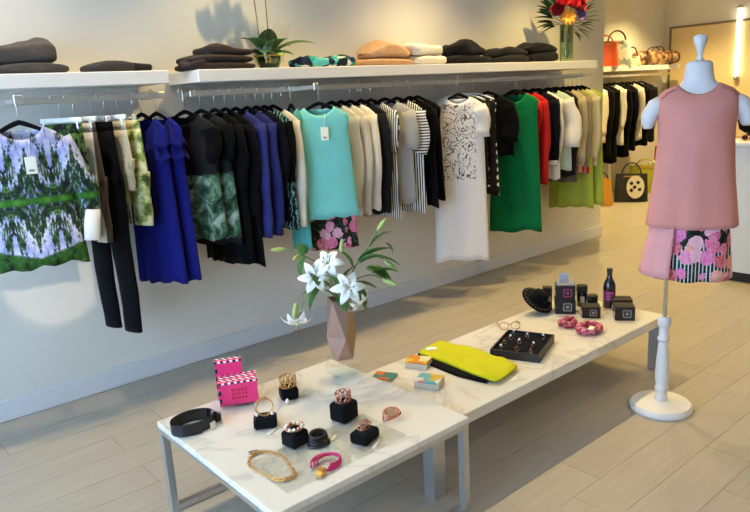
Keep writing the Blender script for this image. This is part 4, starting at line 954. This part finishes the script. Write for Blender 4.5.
t = thing('sunglasses', 'pair of dark sunglasses on the counter corner', 'glasses', (5.41, 2.10, 1.0625), RAD(-40))
for s in (-1, 1):
    MB().tube(torus_pts(.026, 18, .8, RAD(70), (s*.033, 0, .024)), .003, 6, closed=True).build('rim', M_rose, t)
    MB().lathe([(.001, 0), (.024, .001), (.001, .002)], 16).build('lens', plain('dark_lens', '#1d1718', .1), t, loc=(s*.033, 0, .024), rot=(RAD(70), 0, 0))
    MB().tube([(s*.06, .004, .034), (s*.062, .06, .028), (s*.058, .13, .006)], .003, 6).build('temple', M_rose, t)
MB().tube([(-.01, 0, .03), (0, .002, .034), (.01, 0, .03)], .003, 6).build('bridge', M_rose, t)

# ------------------------------------------------------------------ alcove: bags on the shelf and the floor
def bag(name, label, x, y, z, w, d, h, rz, mat, strap=None, taper=.85, hh=.12, group='handbags in the alcove', bulge=.12):
    t = thing(name, label, 'handbag', (x, y, z), RAD(rz), group)
    R = []
    for k in range(9):
        s = k/8; f = 1-(1-taper)*s; b = 1+bulge*sin(pi*s); n = 28
        R.append([((abs(cos(a))**.5)*(1 if cos(a) > 0 else -1)*w/2*f, (abs(sin(a))**.6)*(1 if sin(a) > 0 else -1)*d/2*(b*(1-.55*s)), h*s+.004) for a in [2*pi*j/n for j in range(n)]])
    MB().rings(R, True, True, True).build('body', mat, t, sharp=60)
    for s in (-1, 1):
        MB().tube([(w*.28*cos(a), s*d*.18, h*.96+hh*sin(a)) for a in [pi*k/12 for k in range(13)]], .008, 7).build('handle', strap or mat, t)
    MB().box((0, -d*.27, h*.93), (w*.5*taper, .008, .015)).build('zip', M_gold, t, smooth=False)
    return t
def blotch(name, a, b, sc, c3=None):
    t = NT(name); n = t.n('TexNoise', i_Vector=t.obj(), i_Scale=sc, i_Detail=3.0)
    t.col(t.ramp(n.outputs[0], [(.42, a), (.5, c3 or b), (.58, b)])); t.rough(.5); return t.m
bag('handbag', 'bright orange handbag at the left of the alcove shelf', 8.22, 5.02, ZS, .34, .18, .30, -60, plain('orange_leather', '#d9541c', .45), hh=.1)
bag('handbag', 'white patterned handbag beside the orange one on the alcove shelf', 8.58, 5.07, ZS, .40, .2, .33, -55, blotch('white_pattern', '#d9d3c0', '#8fa39a', 9.0, '#e9e2cc'), plain('dark_strap', '#2a241f', .5), hh=.14)
bag('handbag', 'small cream handbag with dark handles next to the floral bag', 8.86, 5.0, ZS, .22, .14, .12, -58, plain('cream_leather', '#cfc29b', .5), plain('dark_strap', '#2a241f', .5), hh=.13)
# floral duffel
t = thing('duffel_bag', 'brown floral barrel bag at the right of the alcove shelf', 'handbag', (9.52, 5.02, ZS), RAD(-24))
R = []
for k in range(11):
    s = -1+2*k/10; r = .105*(1-abs(s)**6*.25); R.append([(s*.36, r*1.0*cos(a)*.9, .1+r*.98*sin(a)) for a in [2*pi*j/20 for j in range(20)]])
MB().rings(R, True, True, True).build('body', blotch('brown_floral', '#3d2a20', '#a98258', 16.0, '#7c5030'), t, sharp=60)
for s in (-1, 1):
    MB().tube([(.1*cos(a)+0, s*.05, .19+.06*sin(a)) for a in [pi*k/12 for k in range(13)]], .009, 7).build('handle', plain('brown_strap', '#3a251a', .5), t)
    MB().box((s*.2, 0, .1), (.03, .2, .2), 0, .02).build('strap_band', plain('brown_strap', '#3a251a', .5), t, smooth=False)
# bags on the floor of the alcove
bag('handbag', 'mustard yellow bag standing on the alcove floor by the wall end', 7.80, 4.78, 0, .30, .16, .34, -60, plain('mustard', '#c98a1e', .5), plain('dark_strap', '#2a241f', .5), .8, .1, 'bags on the alcove floor')
tb = bag('tote_bag', 'black tote bag with white spotted shape on the alcove floor', 8.25, 4.62, 0, .42, .14, .36, -58, plain('black_canvas', '#232220', .7), None, .92, .16, 'bags on the alcove floor', .05)
pf = MB().lathe([(.001, 0), (.13, .001), (.135, .004), (.001, .006)], 26).build('white_shape', plain('cream_print', '#d6cdb6', .6), tb, loc=(.05, -.077, .20), rot=(RAD(84), 0, 0), sharp=40); pf.scale = (.8, 1.1, 1)
for dx, dz in ((-.05, .05), (.03, .06), (-.01, 0), (.05, -.03), (-.05, -.04)): MB().lathe([(.001, .0), (.022, .001), (.001, .003)], 12).build('spot', M_black, tb, loc=(.05+dx, -.085+dz*.1, .20+dz), rot=(RAD(84), 0, 0))
bag('tote_bag', 'olive yellow bag standing further back on the alcove floor', 9.02, 4.85, 0, .42, .16, .38, -55, plain('olive_bag', '#a39d1e', .55), None, .95, .1, 'bags on the alcove floor')
bag('handbag', 'small red bag hanging above the olive bag in the alcove', 9.36, 4.78, .42, .22, .12, .2, -60, plain('red_bag', '#b5202c', .5), None, .9, .1, 'bags on the alcove floor')
t = tag(MB().box((9.36, 4.78, .205), (.34, .30, .41), RAD(-60), .005).build('plinth', M_white, smooth=False), 'white plinth under the small red bag in the alcove', 'plinth')

# far wall mirror panel and tube light
t = thing('wall_panel', 'tall beige panel with dark frame on the far end wall', 'panel', (XF-.002, 4.45, 0))
MB().box((-.012, 0, 1.18), (.022, 1.36, 2.12)).build('panel', plain('beige_panel', '#e6cb96', .35, var=.04), t, smooth=False)
MB().box((-.018, 0, 2.255), (.034, 1.42, .03)).box((-.018, .695, 1.165), (.034, .03, 2.15)).box((-.018, -.695, 1.165), (.034, .03, 2.15)).box((-.018, 0, .105), (.034, 1.36, .03)).build('frame', plain('panel_frame', '#7d715a', .4), t, smooth=False)
t = thing('tube_light', 'upright glowing fluorescent tube beside the beige panel', 'lamp', (XF-.06, 4.17, 1.05))
em = NT('tube_glow'); em.b.inputs['Emission Color'].default_value = (1, .93, .68, 1); em.b.inputs['Emission Strength'].default_value = 5
MB().lathe([(.030, .47), (.030, 1.36)], 16).build('tube', em.m, t); MB().lathe([(.034, .42), (.034, .47)], 16).build('end_cap', M_steel, t); MB().lathe([(.034, 1.36), (.034, 1.40)], 16).build('end_cap', M_steel, t)
t = thing('wall_panel', 'dark timber panel right of the tube light', 'panel', (XF-.002, 3.25, 0))
MB().box((-.012, 0, 1.12), (.022, .8, 2.2)).build('panel', plain('timber_panel', '#a07c4a', .5, var=.15, scale=8), t, smooth=False)
MB().box((-.018, 0, 2.235), (.034, .84, .03)).build('frame', plain('panel_frame', '#7d715a', .4), t, smooth=False)

# ------------------------------------------------------------------ orchid and bright bouquet on the shelf
OXx, OYy = 2.25, 3.58
t = thing('orchid_pot', 'clear wrapped orchid pot tied with a yellow ribbon', 'plant pot', (OXx, OYy, ZS))
MB().lathe([(.055, .001), (.072, .05), (.078, .12), (.074, .125)], 24, cap=False).build('glass_pot', M_vglass, t, solid=.003)
MB().lathe([(.05, .004), (.066, .05), (.069, .085), (.02, .092), (.001, .094)], 20).build('moss', plain('moss', '#4f5a26', .9, var=.35, scale=60, bump=.6), t)
MB().tube(torus_pts(.081, 28, 1, 0, (0, 0, .075)), .005, 6, closed=True).build('ribbon', plain('yellow_ribbon', '#d1a63a', .45), t)
MB().tube([(-.05, -.066, .075), (-.065, -.075, .05), (-.06, -.078, .03)], .004, 6).tube([(-.05, -.066, .075), (-.035, -.08, .055), (-.045, -.082, .035)], .004, 6).build('bow', plain('yellow_ribbon', '#d1a63a', .45), t)
def wrap(u, v):
    a = 2*pi*u; r = .082+.05*v*(1+.3*sin(5*a)); return (r*cos(a), r*sin(a), .03+.20*v+.03*v*sin(7*a))
MB().grid(wrap, 40, 6).build('cellophane', M_acryl, t)
t = thing('orchid', 'orchid plant with broad green leaves and thin upright stems', 'plant', (OXx, OYy, ZS+.06))
for k, (d, L, w, m) in enumerate([((-.55, -.2, .95), .25, .10, M_leaf), ((.15, -.5, .9), .22, .10, M_leaf), ((.75, -.4, .8), .34, .07, M_leafl), ((-.5, -.6, .55), .20, .09, M_leaf), ((-.2, .4, .9), .26, .10, M_leafd), ((.6, .2, .7), .27, .08, M_leafl), ((-.8, .2, .6), .21, .08, M_leafd), ((.0, -.8, .45), .18, .08, M_leafl), ((.4, -.7, .5), .19, .08, M_leaf), ((-.15, -.3, 1), .26, .09, M_leafd)]):
    o = leaf_mesh(L*.92, w*1.3, .6, .2).build('leaf', m, t, solid=.0012); o.rotation_euler = orient(d, 0)
for dx, tp in ((.01, [(.012, 0, .2), (.02, .01, .45), (-.03, -.01, .60), (-.12, -.03, .66)]), (-.05, [(-.055, 0, .2), (-.06, .01, .4), (-.12, 0, .56), (-.2, -.01, .60)])):
    MB().tube([(dx, 0, .0)]+tp, .0035, 7).build('stem', plain('orchid_stem', '#7a6a3a', .6), t)
    for k in range(5):
        a = Vector(tp[1]).lerp(Vector(tp[2]), k/4) if k < 3 else Vector(tp[2]).lerp(Vector(tp[3]), (k-2)/2)
        petals(t, a, (-.2, -.9, .2), 5, .05, .045, M_petal, 1.25, .3)
# bright bouquet
BX, BY = 5.18, 3.53
t = thing('glass_vase', 'clear cylinder vase of bright flowers at the shelf end', 'vase', (BX, BY, ZS))
MB().lathe([(.052, .001), (.055, .006), (.055, .30)], 26, cap=False).build('cylinder', M_vglass, t, solid=.003)
MB().lathe([(.050, .004), (.051, .18), (.001, .181)], 24).build('water', glass('water', (.75, .86, .70, 1), .05), t)
MB().lathe([(.053, .16), (.053, .295)], 24, cap=False).build('leaf_wrap', M_leafd, t)
TV = ZS+.30
def flower(name, label, top, d, kind, mat):
    base = Vector((BX+random.uniform(-.02, .02), BY+random.uniform(-.02, .02), ZS+.02)); top = Vector(top)
    t = thing(name, label, 'flower', base, 0, 'bright flowers in the glass vase')
    l = top-base; mid = Vector((BX, BY, TV))-base
    MB().tube([Vector((0, 0, 0)), mid*.5, mid, l], .004, 6).build('stem', M_stem, t)
    if kind == 'gerbera':
        petals(t, l, d, 18, .075, .022, mat, 1.35, .15); q = MB().lathe([(.001, 0), (.016, .002), (.012, .008), (.001, .01)], 12).build('disc', plain('gerbera_disc', '#a8641a', .8), t); q.location = l; q.rotation_euler = Vector(d).to_track_quat('Z', 'Y').to_euler()
    elif kind == 'rose':
        for r, (n, L, w, sp) in enumerate(((6, .10, .10, 1.15), (5, .09, .085, .8), (4, .075, .065, .45), (3, .065, .05, .15))): petals(t, l, d, n, L, w, mat, sp, -.5, roll0=r*.5)
    else: petals(t, l, d, 34, .07, .011, mat, 1.1, .1)
def bp(r, h, t=.0): return tuple(Vector((BX, BY, TV+h))+R_*r+TOW*t)
M_redf = plain('red_petal', '#b3161c', .5, var=.15); M_dred = plain('crimson_petal', '#86101f', .5, var=.15); M_yel = plain('yellow_petal', '#e09a18', .5, var=.1); M_pur = plain('purple_petal', '#5b3f78', .5, var=.15)
flower('gerbera', 'yellow gerbera facing out low in the bright bouquet', bp(-.015, .055, .10), (-.65, -.75, .05), 'gerbera', M_yel)
flower('red_rose', 'large red rose above the yellow gerbera', bp(.03, .14, .05), (-.5, -.6, .5), 'rose', M_redf)
flower('red_rose', 'second bright red rose at the top right of the bouquet', bp(.09, .17, .0), (-.2, -.7, .6), 'rose', M_redf)
flower('crimson_rose', 'dark crimson rose left of the yellow gerbera', bp(-.09, .10, .06), (-.8, -.5, .3), 'rose', M_dred)
flower('red_rose', 'orange red rose at the top left of the bouquet', bp(-.03, .21, .0), (-.3, -.4, .8), 'rose', plain('orange_petal', '#c8481a', .5, var=.15))
flower('red_rose', 'small red rose left of centre in the bouquet', bp(-.055, .155, .06), (-.6, -.6, .5), 'rose', M_redf)
flower('crimson_rose', 'crimson rose behind the thistle in the bouquet', bp(.07, .115, .03), (-.2, -.8, .4), 'rose', M_dred)
flower('thistle', 'purple thistle right of the yellow gerbera', bp(.085, .065, .07), (-.3, -.9, .1), 'thistle', M_pur)
gr = [(-.24, .14), (-.25, .05), (-.22, .22), (-.2, -.0), (.24, .16), (.26, .08), (.25, .0), (.21, -.07), (.2, .24), (.15, -.11), (-.14, .28), (.1, .3)]
names = ['upper left', 'far left', 'top left', 'lower left', 'upper right', 'far right', 'middle right', 'lower right', 'top right', 'lowest right', 'left of the top', 'right of the top']
for k, (r, h) in enumerate(gr):
    base = Vector((BX, BY, TV-.06)); t = thing('palm_leaf', 'narrow dark green leaf blade at the %s of the bouquet' % names[k], 'leaf', base, 0, 'leaf blades in the bright bouquet')
    tip = Vector(bp(r, h, .03*(k % 3-1)))-base; root = Vector((0, 0, .05))
    MB().tube([Vector((0, 0, 0)), root, root.lerp(tip, .5)+Vector((0, 0, .02)), tip], [.003, .003, .0025, .001], 6).build('stem', M_leafd, t)
    for j in range(3 if k % 2 == 0 else 2):
        o = leaf_mesh((tip-root).length*(.62-.08*j), .026 if r > 0 else .06, .2, .2).build('blade', M_leafd, t, solid=.001)
        o.location = root.lerp(tip, .42+.05*j); dd = (tip-root).normalized()+Vector((0, 0, .28*(j-1))); o.rotation_euler = orient(dd, .3*j)
